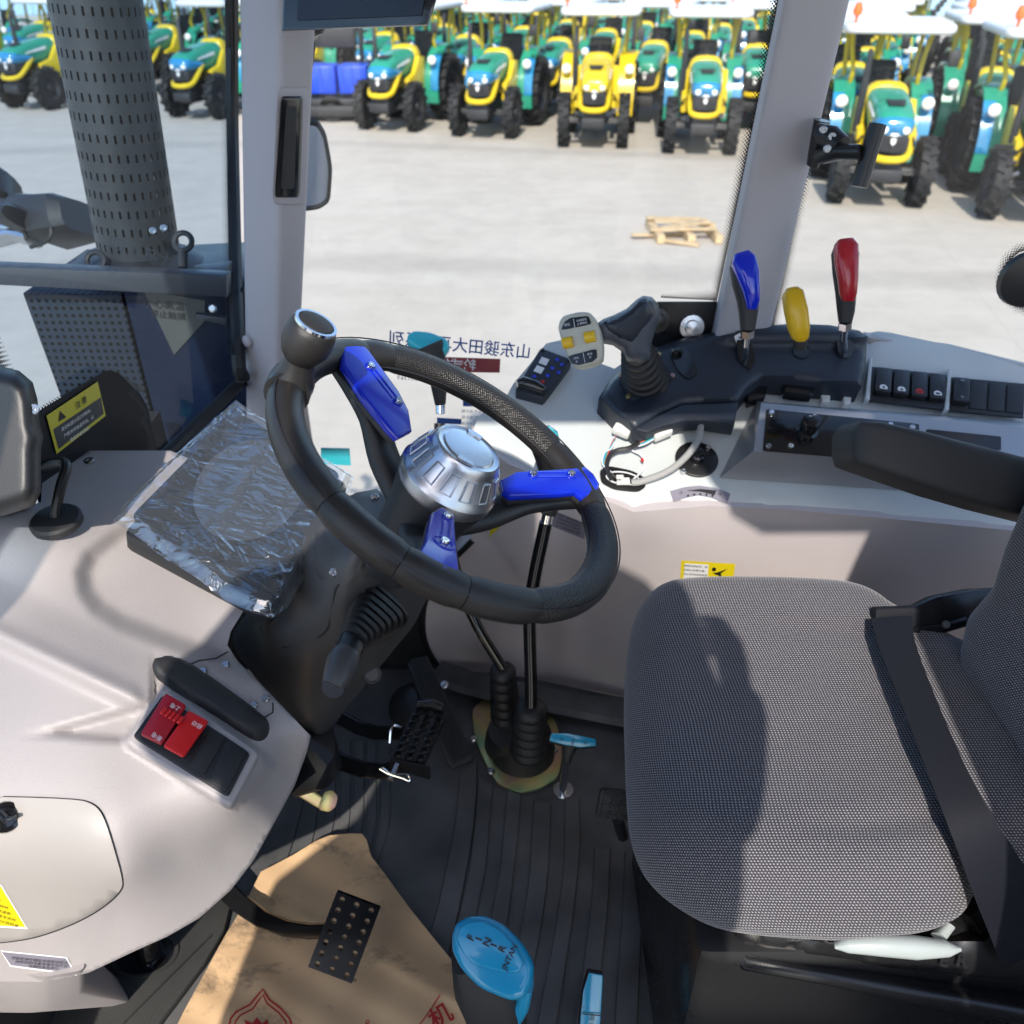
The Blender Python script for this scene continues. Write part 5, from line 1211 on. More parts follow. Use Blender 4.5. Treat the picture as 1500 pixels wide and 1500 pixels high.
# rocker switch banks
for bi, q in enumerate(([(1277, 539), (1385, 551), (1382, 602), (1272, 589)], [(1390, 554), (1500, 564), (1498, 614), (1386, 603)])):
    A = [P(*p, pl=cpl(.013)) for p in q]
    bank = thing('switch_bank', ('bank of four black rockers with white and red symbols on the white console', 'bank with one black rocker and three blank covers behind the armrest')[bi], 'switch panel', A[0])
    obj('frame', prism(A, N1 * .004, .0012), 'black', bank)
    for k in range(4):
        f = lambda a, b: (A[0] * (1 - a) + A[1] * a) * (1 - b) + (A[3] * (1 - a) + A[2] * a) * b + N1 * .004
        a0, a1 = .03 + k * .24 + .06 * (bi == 0), .03 + k * .24 + .225
        a0 = .03 + k * .24 + .01
        if bi == 0 or k == 0:
            Q = [f(a0, .08) + N1 * .007, f(a1, .08) + N1 * .007, f(a1, .84) + N1 * .012, f(a0, .84) + N1 * .012]
            rk = obj('rocker', prism(roundpoly([p + N1 * .001 for p in Q], .1, 3), -N1 * .014, .002), 'satin_black', bank)
            spots_ = [(.5, .72)] if bi == 0 else [(.5, .2), (.5, .72)]
            for a, b in spots_:
                c = f(a0 + (a1 - a0) * a, b) + N1 * (.0083 + .005 * b)
                w1 = (A[1] - A[0]).normalized(); w2 = N1.cross(w1)
                if bi == 0: obj('symbol', lathe(c, N1, [(.0068, -.001), (.0068, .0006), (.001, .0006)], 20), 'print_red' if k == 2 else 'print_white', rk)
                shapes = {0: [(-.5, .3), (.5, .3), (.1, -.4), (-.1, -.4)], 1: [(-.6, .12), (-.12, .12), (-.12, .6), (.12, .6), (.12, .12), (.6, .12), (.6, -.12), (.12, -.12), (.12, -.6), (-.12, -.6), (-.12, -.12), (-.6, -.12)], 2: [(-.6, .3), (-.2, 0), (.2, .3), (.6, 0), (.6, -.3), (.2, 0), (-.2, -.3), (-.6, 0)], 3: [(-.6, -.3), (-.6, .25), (-.2, .45), (.6, .2), (.6, -.3)]}
                sh = shapes[k if bi == 0 else (3 if b < .5 else 1)]
                obj('symbol', prism([c + w1 * (x * .0062) + w2 * (y * .0062) + N1 * .0008 for x, y in sh], N1 * .0003), 'print_black' if bi == 0 else 'sticker_grey', rk)
        else:
            obj('blank', prism([f(a0, .1), f(a1, .1), f(a1, .9), f(a0, .9)], N1 * .0025, .001), 'black', bank)
for q in ((1273, 533), (1388, 548)):
    obj('bank_divider', prism([P(q[0] - 4, q[1], pl=cpl(.006)), P(q[0] + 1, q[1], pl=cpl(.006)), P(q[0] - 3, q[1] + 60, pl=cpl(.006)), P(q[0] - 10, q[1] + 60, pl=cpl(.006))], N1 * .016, .002), 'white_plastic', con)
# brushed metal control box
fb = [P(*q, pl=cpl(.002)) for q in ((1054, 700), (1560, 734))]; ft_ = [P(1104, 661, pl=cpl(.055)), P(1560, 690, pl=cpl(.055))]
bt_ = [P(1115, 590, pl=cpl(.055)), P(1560, 632, pl=cpl(.055))]; bb = [P(1108, 588, pl=cpl(.0)), P(1560, 622, pl=cpl(.0))]
mb = thing('metal_control_box', 'brushed metal box with a black front plate beside the armrest', 'control box', fb[0])
obj('casing', rings([[fb[0], ft_[0], bt_[0], bb[0]], [fb[1], ft_[1], bt_[1], bb[1]]]), 'brushed', mb, 20)
MT = (bt_[0], (bt_[1] - bt_[0]).cross(ft_[0] - bt_[0])); mn_ = MT[1].normalized(); mn_ = mn_ if mn_.dot(CAM - bt_[0]) > 0 else -mn_; MT = (bt_[0], mn_)
obj('front_plate', prism(roundpoly([P(*q, pl=MT) for q in ((1122, 600), (1346, 622), (1346, 680), (1117, 661))], .04), mn_ * .0025, .0008), 'gloss_black', mb)
obj('recess', prism(roundpoly([P(*q, pl=MT) for q in ((1357, 629), (1466, 640), (1466, 660), (1350, 650))], .06), mn_ * .0012), 'gloss_black', mb)
for q in ((1130, 605), (1196, 616), (1126, 654), (1158, 654), (1304, 623), (1336, 627), (1336, 672)): screw(mb, P(*q, pl=shift(MT, .0025)), mn_, .0052, 'chrome', h=.004)
kp = P(1181, 634, pl=shift(MT, .0025))
kb_ = obj('control_knob', lathe(kp, mn_, [(.018, 0), (.0175, .006), (.0135, .008), (.0145, .012), (.0155, .028), (.014, .033), (.011, .034), (.001, .034)], 28), 'gloss_black', mb)
kt = kp + mn_ * .0345
for dx, dy in ((-3, -6), (4, -8), (0, 4), (6, 2)): obj('mark', box(kt + VIEWR * dx * .0009 - VIEWU * dy * .0009, (.005, .0012, .0006), basis(VIEWR, n=mn_)), 'print_white', kb_)
# throttle knob disc, scale label, wiring
kd = P(1020, 674, pl=cpl(.001))
tk = thing('throttle_dial', 'black round dial with a rotary knob on the white console', 'dial', kd)
obj('disc', lathe(kd, N1, [(.036, 0), (.036, .004), (.034, .005), (.014, .005)], 40), 'satin_black', tk)
obj('knob', lathe(kd, N1, [(.013, .004), (.012, .016), (.0095, .018), (.009, .024), (.001, .025)], 24), 'gloss_black', tk)
for q in ((1037, 656), (1001, 690)): screw(tk, P(*q, pl=cpl(.006)), N1, .005, 'chrome', h=.004)
lb = [(981, 720), (1003, 714), (1025, 712), (1047, 715), (1070, 723), (1066, 735), (1044, 728), (1024, 725), (1006, 728), (987, 734)]
slab_ = obj('scale_label', prism([conf(*q) + N1 * .0006 for q in lb], N1 * .0006), 'sticker_grey', con)
SLB = (P(1025, 719, pl=CP) + N1 * -.001 + N1 * .0035, N1)
obj('scale_wedge', prism([conf(*q) + N1 * .0014 for q in ((1006, 719.5), (1026, 717), (1049, 719), (1047, 725), (1026, 720.5))], N1 * .0003), 'print_black', slab_)
pxtext('小', (998, 722), (1010, 719), SLB, 6, 'print_black', slab_, up=(997, 712)); pxtext('大', (1055, 724), (1066, 728), SLB, 6, 'print_black', slab_, up=(1058, 714))
for k in range(5): obj('tick', prism([P(1008 + k * 9 + 1.6 * math.cos(a), 726.0 - 2.2 * math.sin(k * .8) + 1.6 * math.sin(a), pl=SLB) for a in [q * 1.05 for q in range(6)]], N1 * .0003), 'print_black', slab_)
op_ = [(878, 690), (890, 683), (925, 690), (944, 700), (946, 714), (934, 722), (900, 718), (880, 708)]
op = thing('open_socket', 'open oval switch socket with loose connectors lying in it', 'socket', P(912, 703, pl=CP))
obj('plate', prism(roundpoly([conf(*q) + N1 * .0004 for q in op_], .3, 3), N1 * .002, .0006), 'satin_black', op)
hv = conf(912, 702) + N1 * .003
obj('opening_rim', tube([hv + (P(912 + 24 * math.cos(a), 702 + 9 * math.sin(a) + 3 * math.cos(a), pl=CP) - P(912, 702, pl=CP)) for a in [k * math.pi / 12 for k in range(25)]], .0012, 6), 'sticker_white', op)
for q, z, L in (((913, 707), .010, .022), ((908, 699), .012, .012), ((916, 703), .008, .014)):
    obj('connector', box(P(*q, pl=cpl(z)), (L, .007, .006), basis((1, -.05, .05), n=N1), .0012, 1), 'connector', op)
wr = thing('wiring_harness', 'loose coloured wires with white plugs hanging below the lever console', 'wiring', P(930, 640, pl=CP))
def W(m, pts, r=.0013): obj('wire', tube([P(x, y, pl=cpl(h)) for x, y, h in pts], r, 6, 6), m, wr)
for q, sz, an in (((911, 631), (.030, .018, .014), -.5), ((968, 633), (.034, .022, .016), .45)):
    obj('plug', box(P(*q, pl=cpl(.022)), sz, basis((math.cos(an), math.sin(an) * .9, math.sin(an) * .4), n=N1), .0025, 2), 'connector', wr)
k = 0
for m, o in (('wire_red', 0), ('wire_green', 2), ('wire_blue', 4), ('wire_white', 6)):
    W(m, [(902 - o * .4, 638 + o * .3, .02), (896, 650 + o, .02), (891 - o, 664, .018), (886 - o * .5, 680, .012), (890 + o, 692, .01)])
    W(m, [(957, 640 + o * .6, .022), (946, 645 + o * .8, .022), (935, 650 + o * .6, .02)])
W('wire_black', [(936, 650, .02), (920, 657, .02), (904, 660, .018), (893, 668, .016), (889, 685, .012), (896, 702, .01)], .0042)
W('wire_black', [(893, 664, .015), (888, 676, .012), (892, 690, .01), (902, 700, .008)], .002)
W('wire_white', [(926, 660, .012), (938, 666, .012), (944, 676, .012), (940, 690, .01), (928, 702, .01)], .0016)
W('wire_red', [(940, 672, .013), (942, 676, .013)], .0026)
W('wire_blue', [(978, 622, .03), (984, 618, .03), (988, 612, .035)]); W('wire_green', [(976, 621, .03), (981, 616, .03), (985, 611, .035)]); W('wire_red', [(981, 624, .03), (986, 620, .03), (991, 614, .035)])
obj('conduit', tube([P(x, y, pl=cpl(h)) for x, y, h in ((1026, 600, .03), (1027, 618, .03), (1022, 645, .026), (1002, 672, .024), (975, 692, .018), (940, 705, .012), (925, 707, .01))], .0058, 10, 8), 'conduit', wr)
# ledge behind the console and far rail
obj('sill_trim', prism([P(1272, 494, y=1.49), P(1400, 512, y=1.49), P(1560, 552, y=1.49), P(1560, 562, y=1.49), P(1400, 524, y=1.49), P(1272, 504, y=1.49)], (0, .03, 0), .003), 'lilac', con)
# ================================================================== gear levers and floor boots
bp_ = P(752, 1100, z=FLOOR + .01)
gb = thing('shift_boot', 'rubber shift boot with two ribbed necks on a zinc plated ring', 'boot', (bp_.x, bp_.y, FLOOR))
zp = [(692, 1040), (715, 1022), (740, 1018), (790, 1030), (815, 1060), (824, 1105), (818, 1140), (790, 1158), (760, 1163), (728, 1150), (706, 1110), (694, 1075)]
obj('ring_plate', prism(roundpoly([P(*q, z=FLOOR + .012) for q in zp], .25, 3), (0, 0, .006), .001), 'zinc', gb)
base_c = P(766, 1102, z=FLOOR + .018)
t1, t2 = P(740, 1055, t=1.58), P(774, 1095, t=1.50)
obj('dome', join(lathe(base_c, (0, 0, 1), [(.064, -.006), (.063, .02), (.060, .04), (.054, .06), (.040, .085), (.02, .095)], 32), lathe(base_c + Vector((-.03, .02, 0)), (t1 - base_c - Vector((-.03, .02, 0))), [(.048, 0), (.042, .06), (.034, .11)], 24)), 'rubber', gb, 80)
def boot(b, tp, r0, r1, k=6):
    pf = []; L = (tp - b).length
    for i in range(k):
        s = i / k; r = r0 + (r1 - r0) * s
        pf += [(r * .80, s * L), (r, (s + .25 / k) * L), (r, (s + .6 / k) * L), (r * .80, (s + .85 / k) * L)]
    pf.append((r1 * .6, L)); return lathe(b, tp - b, pf, 22)
n1a, n1b = P(742, 1052, t=1.60), P(736, 978, t=1.50)
n2a, n2b = P(774, 1100, t=1.52), P(778, 1034, t=1.42)
obj('neck', boot(n1a, n1b, .030, .022), 'rubber', gb, 60); obj('neck', boot(n2a, n2b, .034, .026), 'rubber', gb, 60)
for q in ((694, 1084), (719, 1131), (812, 1100)): screw(gb, P(*q, z=FLOOR + .018), (0, 0, 1), .008, h=.006, name='bolt')
g1_ = thing('gear_lever', 'black gear lever with a teal topped knob behind the wheel rim', 'gear lever', n1b)
k1 = P(636, 560, t=1.50)
obj('rod', tube([n1b, P(700, 918, t=1.48), P(672, 850, t=1.47), P(645, 720, t=1.45), P(644, 620, t=1.44)], .0095, 12, 5), 'gloss_black', g1_)
obj('collar', tube([P(645, 606, t=1.44), P(645, 590, t=1.44)], .008, 12), 'chrome', g1_)
obj('knob', pxloft([(645, 592, 8, .010, 1.44), (643, 565, 12, .014, 1.43), (638, 540, 14, .018, 1.42), (632, 520, 22, .026, 1.41), (626, 505, 24, .028, 1.405)], e=2.6, n=18), 'black_soft', g1_, 70)
KT = Vector((.12, -.5, .86)).normalized(); kpp = (P(628, 500, t=1.395), KT)
obj('cap', prism(roundpoly([P(*q, pl=kpp) for q in ((597, 488), (606, 482), (630, 484), (655, 494), (660, 505), (652, 515), (630, 517), (604, 505), (596, 496))], .3, 3), -KT * .022, .007, 3), 'teal', g1_, 50)
g2_ = thing('gear_lever', 'black gear lever with its knob hidden under the right wheel spoke', 'gear lever', n2b)
obj('rod', tube([n2b, P(778, 1000, t=1.41), P(776, 900, t=1.38), P(784, 840, t=1.35), P(800, 765, t=1.31)], .0105, 14, 5), 'gloss_black', g2_)
obj('collar', tube([P(800, 766, t=1.31), P(803, 750, t=1.305)], .009, 12), 'chrome', g2_)
obj('knob', pxloft([(804, 752, 12, .012, 1.30), (808, 728, 15, .016, 1.29), (808, 700, 16, .018, 1.28), (803, 668, 20, .022, 1.27), (796, 645, 22, .024, 1.26)], e=2.5, n=18), 'black_soft', g2_, 70)
obj('cap', pxloft([(800, 655, 22, .024, 1.257), (795, 640, 23, .026, 1.252), (790, 630, 16, .018, 1.25)], e=2.4, n=18), 'teal', g2_, 70)
def tee(lab, q, ht, th, cols, foot, rodt, rot=0):
    c = thing('tee_handle', lab, 'handle', foot)
    A = [P(*p, t=ht) for p in q]; n = VIEWB * .8 + Vector((0, 0, .5)); n.normalize()
    obj('grip', prism(roundpoly([p - n * .002 for p in A], .12, 2), -n * th, .004), 'black_soft', c)
    cn = sum(A, Vector()) / len(A)
    obj('cap', prism(roundpoly([cn + (p - cn) * .95 for p in A], .08, 2), n * .005, .002), 'cyan', c)
    return c, cn, n
te, tc_, tn = tee('small cyan tee handle on a chrome rod beside the shift boot', [(806, 1074), (830, 1074), (852, 1078), (874, 1083), (875, 1094), (850, 1096), (826, 1092), (803, 1086)], 1.42, .02, 0, P(825, 1160, z=FLOOR), 0)
obj('rod', tube([tc_ - tn * .015, P(831, 1110, t=1.44), P(824, 1162, z=FLOOR)], .0075, 12), 'chrome', te)
obj('yoke', pxloft([(836, 1090, 12, .008, 1.43), (832, 1104, 8, .009, 1.435), (831, 1114, 6, .008, 1.44)]), 'black_soft', te)
obj('collar', lathe(P(825, 1158, z=FLOOR + .003), (0, 0, 1), [(.022, 0), (.02, .004), (.01, .005)], 18), 'steel', te)
TPn = (tc_ + tn * .0056, tn)
for s, c in (('锁', (822, 1082)), ('JNTAN', (839, 1085)), ('放', (857, 1089))): pxtext(s, c, (c[0] - 1, c[1] + 10), TPn, 6, 'print_black', te, up=(c[0] + 10, c[1] + 2))
te2, tc2, tn2 = tee('cyan tee handle standing on the floor mat at the bottom edge', [(862, 1421), (884, 1425), (883, 1448), (880, 1500), (872, 1540), (852, 1540), (848, 1500), (853, 1450)], 1.17, .02, 0, P(868, 1500, z=FLOOR), 0)
obj('rod', tube([tc2 - tn2 * .015, P(866, 1510, z=FLOOR)], .0085, 12), 'chrome', te2)
TP2 = (tc2 + tn2 * .0056, tn2)
for s, c in (('四驱', (870, 1440)), ('JNTAN', (868, 1471)), ('两驱', (866, 1496))): pxtext(s, c, (c[0] + 10, c[1]) if s == 'JNTAN' else (c[0] - 1, c[1] + 10), TP2, 9, 'print_black', te2, up=(c[0] + 1, c[1] - 10) if s == 'JNTAN' else (c[0] + 10, c[1]))
for y in (1456, 1485): obj('groove', tube([P(853, y, pl=shift(TP2, .0)), P(882, y + 3, pl=TP2)], .0008, 4), 'print_black', te2)
# shuttle lever with F N R head
fn = thing('shuttle_lever', 'cyan headed shuttle lever marked F N R over the kraft paper', 'lever', P(735, 1560, z=FLOOR))
obj('grip', pxloft([(745, 1600, 34, .02, 1.12), (736, 1520, 38, .026, 1.06), (722, 1465, 46, .034, 1.02), (708, 1430, 48, .034, 1.0), (690, 1395, 32, .028, .99)], e=2.8, n=20), 'black_soft', fn, 70)
FP = (P(720, 1395, t=.955), Vector((-.06, -.50, .86)).normalized()); fnn = FP[1]
hp2 = [(660, 1370), (666, 1352), (684, 1342), (708, 1340), (738, 1354), (765, 1382), (782, 1412), (780, 1440), (768, 1462), (748, 1468), (700, 1448), (672, 1418), (660, 1392)]
hd_ = obj('head', prism(roundpoly([P(*q, pl=FP) - fnn * .004 for q in hp2], .3, 3), -fnn * .026, .014, 4), 'cyan', fn, 60)
hp3 = [(668, 1374), (673, 1358), (688, 1350), (708, 1349), (732, 1362), (755, 1386), (768, 1410), (760, 1424), (735, 1424), (694, 1412), (676, 1394)]
obj('head_top', prism(roundpoly([P(*q, pl=FP) - fnn * .0045 for q in hp3], .3, 3), fnn * .004, .0018), 'cyan', fn, 60)
obj('head_side', pxloft([(772, 1440, 10, .012, .985), (766, 1465, 12, .016, 1.0), (756, 1490, 9, .012, 1.02)], e=3), 'cyan', fn)
FT = shift(FP, .0002)
for s, c in (('F', (690, 1374)), ('I', (702, 1375)), ('N', (714, 1380)), ('I', (724, 1384)), ('R', (736, 1390))): 
    if s == 'I': obj('lettering', prism([P(c[0] - 5, c[1] - 2.5, pl=FT), P(c[0] + 4, c[1] + 1.2, pl=FT), P(c[0] + 3.2, c[1] + 3.4, pl=FT), P(c[0] - 5.8, c[1], pl=FT)], fnn * .0004), 'print_black', fn)
    else: pxtext(s, c, (c[0] + 6, c[1] - 14), FT, 15, 'print_black', fn, bold=.02)
pxtext('JNTAN', (747, 1402), (755, 1385), shift(FP, .0006), 12, 'print_black', fn, bold=.015)
# ================================================================== pedals
def pedal(name, lab, corners, t4, nx, ny, hole, th, arms, m='gloss_black'):
    A = [P(*q, t=t) for q, t in zip(corners, t4)]
    p = thing(name, lab, 'pedal', sum(A, Vector()) / 4)
    obj('plate', perf(A[0], A[1] - A[0], A[3] - A[0], nx, ny, hole, th), m, p, 30)
    return p, A
cl, A = pedal('clutch_pedal', 'black perforated pedal above the kraft paper', [(495, 1303), (558, 1327), (522, 1436), (453, 1412)], [1.27, 1.27, 1.25, 1.25], 3, 7, .0042, -.012, 0)
nrm = (A[1] - A[0]).cross(A[3] - A[0]).normalized(); nrm = nrm if nrm.dot(CAM - A[0]) > 0 else -nrm
cu_, cv_ = (A[1] - A[0]) / 3, (A[3] - A[0]) / 7
for i in range(3):
    for j in range(7): obj('stud', lathe(A[0] + cu_ * (i + .5) + cv_ * (j + .5), nrm, [(.0066, -.001), (.0060, .0022), (.0050, .0026), (.0044, .0004)], 12, False), 'gloss_black', cl)
obj('lip', prism([A[3], A[2], A[2] + (A[2] - A[1]) * .06 - nrm * .01, A[3] + (A[3] - A[0]) * .06 - nrm * .01], -nrm * .004), 'gloss_black', cl)
obj('arm', pxloft([(325, 1298, 14, .005, 1.42), (352, 1324, 14, .005, 1.40), (385, 1347, 13, .005, 1.37), (420, 1360, 12, .005, 1.34), (455, 1364, 11, .005, 1.31), (500, 1362, 11, .005, 1.285)], e=6, n=16), 'gloss_black', cl, 40)
bk, A = pedal('brake_pedal', 'black perforated double brake pedal linked with a spring clip pin', [(608, 1036), (656, 1043), (631, 1122), (572, 1110)], [1.53, 1.53, 1.46, 1.46], 3, 7, .0055, .012, 0)
obj('top_lip', pxloft([(612, 1030, 5, .012, 1.53), (632, 1030, 6, .012, 1.53), (648, 1036, 5, .012, 1.53)], e=3), 'gloss_black', bk)
nb_ = (A[1] - A[0]).cross(A[3] - A[0]).normalized(); nb_ = nb_ if nb_.dot(CAM - A[0]) > 0 else -nb_
u_, v_ = (A[1] - A[0]) / 3, (A[3] - A[0]) / 7
for i in range(3):
    for j in range(7):
        c = A[0] + u_ * (i + .5) + v_ * (j + .5)
        obj('stud', lathe(c, nb_, [(.0082, -.001), (.0075, .004), (.0062, .0045), (.0058, .001)], 10, False), 'gloss_black', bk)
obj('split', tube([A[0] * .52 + A[3] * .48 + nb_ * .002, A[1] * .52 + A[2] * .48 + nb_ * .002], .0014, 5), 'black', bk)
obj('side_plate', prism([A[3], A[2], A[2] - nb_ * .03 + Vector((.0, -.0, -.01)), A[3] - nb_ * .03], (A[3] - A[0]).normalized() * .004), 'satin_black', bk)
for pts in ([(500, 1052, 10, .006, 1.60), (525, 1066, 10, .006, 1.58), (550, 1073, 10, .006, 1.56), (590, 1074, 10, .006, 1.52)], [(470, 1098, 12, .006, 1.58), (500, 1116, 12, .006, 1.55), (530, 1127, 12, .006, 1.53), (560, 1130, 11, .006, 1.51), (590, 1122, 11, .006, 1.49)]):
    obj('arm', pxloft(pts, e=6, n=16), 'gloss_black', bk, 40)
pn = thing('brake_pin', 'bright pin and wire clip joining the brake pedals', 'pin', P(574, 1140, t=1.45))
obj('pin', tube([P(582, 1120, t=1.46), P(572, 1142, t=1.44)], .006, 12), 'steel', pn)
obj('clip', tube([P(x, y, t=1.44) for x, y in ((556, 1126), (568, 1133), (580, 1137), (590, 1140), (600, 1144), (598, 1136), (588, 1134), (574, 1134), (560, 1124))], .0014, 6, 5), 'chrome', pn)
obj('hook', tube([P(x, y, t=1.50) for x, y in ((571, 1088), (573, 1068), (578, 1063), (588, 1066))], .0022, 6, 4), 'chrome', pn)
ac = thing('accelerator_pedal', 'ribbed black accelerator pedal standing behind the brake pedal', 'pedal', P(650, 1060, t=1.72))
aq = [(596, 972), (604, 964), (626, 960), (694, 1106), (690, 1114), (662, 1126), (655, 1120)]
at_ = [P(q[0], q[1], t=1.73 - (q[1] - 960) * .0007) for q in aq]
APL = (at_[0], (at_[4] - at_[0]).cross(at_[2] - at_[0]).normalized()); an_ = APL[1] if APL[1].dot(CAM - at_[0]) > 0 else -APL[1]; APL = (at_[0], an_)
obj('plate', prism([P(*q, pl=APL) for q in aq], -an_ * .014, .004), 'black_soft', ac)
for k in range(7):
    s = .08 + k * .14; a = P(600 + 26 * s, 970 - 8 * s, pl=APL); b = P(662 + 29 * s, 1120 - 14 * s, pl=APL)
    obj('rib', tube([a + an_ * .001, b + an_ * .001], .0026, 6), 'black_soft', ac)
obj('pivot', join(lathe(P(600, 1035, t=1.76), (-.5, -.4, .6), [(.05, -.03), (.05, .0), (.04, .02), (.02, .03)], 18)), 'black', ac)
screw(ac, P(651, 1003, t=1.70), an_, .008)
zk = thing('zinc_hook', 'gold zinc plated hook bracket below the dashboard corner', 'hook', P(455, 1165, t=1.45))
obj('strap', pxloft([(420, 1146, 9, .003, 1.44), (445, 1160, 9, .003, 1.44), (470, 1175, 9, .003, 1.44), (480, 1180, 8, .003, 1.44)], e=6), 'zinc', zk, 40)
obj('hook_end', prism(roundpoly([P(*q, t=1.425) for q in ((465, 1186), (474, 1160), (486, 1157), (495, 1166), (492, 1182), (482, 1190))], .3, 3), (CAM - P(480, 1170, t=1)).normalized() * .004, .001), 'zinc', zk, 60)
fp_ = thing('foot_pedal', 'small black foot pedal with a star pattern half hidden by the seat', 'pedal', P(895, 1180, t=1.42))
fq = [P(*q, t=1.42) for q in ((880, 1155), (930, 1160), (928, 1204), (872, 1198))]
fnm = (fq[1] - fq[0]).cross(fq[3] - fq[0]).normalized(); fnm = fnm if fnm.dot(CAM - fq[0]) > 0 else -fnm
obj('plate', prism(roundpoly(fq, .15), -fnm * .012, .003), 'black_soft', fp_)
for i in range(4):
    for j in range(3):
        c = fq[0] + (fq[1] - fq[0]) * ((i + .5) / 4) + (fq[3] - fq[0]) * ((j + .5) / 3) + fnm * .0005
        for k in range(4):
            d = ((fq[1] - fq[0]).normalized() * math.cos(k * math.pi / 4) + (fq[3] - fq[0]).normalized() * math.sin(k * math.pi / 4)) * .0065
            obj('rib', tube([c - d, c + d], .0008, 4), 'black', fp_)
obj('stem', tube([P(905, 1200, t=1.44), P(912, 1225, t=1.50)], .01, 10), 'black', fp_)
# ================================================================== floor mat
fm = thing('floor_mat', 'black ribbed rubber mat covering the cab floor', 'floor mat', (0, .8, FLOOR))
obj('sheet', box((.2, .78, FLOOR + .002), (1.6, 1.28, .006)), 'mat_rubber', fm)
obj('upturn', tube([P(640, 985, z=FLOOR + .03), P(720, 1008, z=FLOOR + .03), P(915, 1046, z=FLOOR + .03), P(1000, 1060, z=FLOOR + .03)], .03, 8, 3, flat=(1.2, .5), up=(0, 0, 1)), 'mat_rubber', fm)
z6 = lambda x, y: (600 + x * .26667, 1100 + y * .26667)
def band(Lf, Rt, h=.0065):
    a = spline([P(*q, z=FLOOR + .005) for q in Lf], 5); b = spline([P(*q, z=FLOOR + .005) for q in Rt], 5)
    n = min(len(a), len(b)); up = Vector((0, 0, h)); rs = []
    for i in range(n):
        d = (b[i] - a[i]) * .06
        rs.append([a[i], a[i] + d + up, b[i] - d + up, b[i]])
    obj('rib', rings(rs), 'mat_rubber', fm, 20)
def Z(*p): return [z6(*q) for q in p]
band(Z((275, 135), (255, 350), (190, 700), (110, 1010), (0, 1300)), Z((375, 60), (360, 380), (310, 700), (262, 940), (190, 1250)))
band(Z((378, 150), (362, 380), (320, 700), (270, 930), (180, 1400)), Z((462, 200), (440, 400), (420, 650), (375, 880), (300, 1400)))
band(Z((535, 225), (515, 450), (490, 700), (450, 900), (360, 1500)), Z((612, 255), (600, 450), (570, 700), (540, 945), (450, 1500)))
band(Z((680, 282), (670, 450), (655, 700), (610, 980), (490, 1560)), Z((776, 290), (775, 450), (760, 700), (720, 1000), (610, 1560)))
band(Z((850, 282), (848, 480), (845, 640), (800, 980), (690, 1560)), Z((932, 262), (938, 480), (925, 680), (890, 980), (800, 1560)))
band(Z((1012, 535), (1008, 680), (1000, 800), (970, 1050), (900, 1560)), Z((1104, 545), (1098, 680), (1092, 820), (1060, 1150), (990, 1560)))
band(Z((1180, 560), (1175, 700), (1165, 900), (1150, 1100), (1120, 1560)), Z((1275, 560), (1285, 700), (1280, 900), (1270, 1100), (1250, 1560)))
z4 = lambda x, y: (320 + x * .26667, 800 + y * .26667)
def Y(*p): return [z4(*q) for q in p]
for x0, y0, x1, y1, w_ in ((590, 1190, 575, 1560, 55), (670, 1080, 660, 1560, 55), (745, 1080, 735, 1560, 55), (815, 1080, 810, 1560, 50), (885, 1080, 880, 1560, 55), (510, 1290, 470, 1620, 50), (420, 1360, 330, 1700, 60)):
    q = [(x0, y0), ((x0 + x1) / 2 + 6, (y0 + y1) / 2), (x1, y1), (x1 - 90, y1 + 260)]
    band(Y(*q), Y(*[(a + w_, b) for a, b in q]), .005)
# bolt on the floor plate, carpet on the left with its cable hole
cp_ = [(-80, 1440), (120, 1420), (200, 1390), (300, 1330), (345, 1310), (330, 1370), (300, 1420), (240, 1500), (180, 1590), (-80, 1600)]
cpt = thing('carpet', 'dark grey felt carpet between the dashboard foot and the kraft paper', 'carpet', P(200, 1440, z=FLOOR))
obj('sheet', prism([P(*q, z=FLOOR + .008) for q in cp_], (0, 0, .014), .004), 'carpet', cpt)
hc = P(213, 1398, z=FLOOR + .0225)
obj('hole_edge', rings([[hc + Vector((math.cos(a) * r, math.sin(a) * r * .75, h)) for r, h in ((.045, 0), (.052, 0), (.052, .003), (.045, .003))] for a in [k * math.pi / 14 for k in range(28)]], closed=True), 'carpet', cpt)
obj('hole', prism([hc + Vector((math.cos(a) * .046, math.sin(a) * .035, 0)) for a in [k * math.pi / 14 for k in range(28)]], (0, 0, .001)), 'gloss_black', cpt)
obj('hose', tube([hc + Vector((-.02, .06, .10)), hc + Vector((0, .02, .05)), hc + Vector((.01, -.01, -.03))], .02, 14, 5), 'gloss_black', cpt)
obj('seam', tube([P(*q, z=FLOOR + .023) for q in ((180, 1500), (240, 1440), (310, 1370))], .0015, 5), 'black', cpt)
# kraft paper
kp_ = [(250, 1520), (270, 1480), (300, 1425), (330, 1370), (358, 1325), (382, 1277), (430, 1252), (462, 1232), (482, 1224), (510, 1221), (530, 1221), (537, 1230), (544, 1255), (562, 1278), (600, 1330), (640, 1380), (680, 1428), (705, 1470), (715, 1530), (712, 1620), (500, 1660), (220, 1640)]
pz = tps([(300, 1480, .02), (450, 1400, .014), (380, 1290, .02), (520, 1225, .034), (480, 1240, .03), (545, 1260, .016), (600, 1400, .016), (690, 1450, .022), (500, 1320, .02), (450, 1500, .014), (600, 1500, .02), (520, 1600, .016), (640, 1460, .03)])
def pf_(a, b):
    e = .0022 * math.sin(a * .06 + 1.3 * math.sin(b * .03)) + .0018 * math.sin(b * .08 - a * .05)
    s = abs((a - 540) * .55 + (b - 1395) * -1.0); e += .004 * math.exp(-(s / 6) ** 2)
    return P(a, b, z=FLOOR + .010 + pz(a, b) + e)
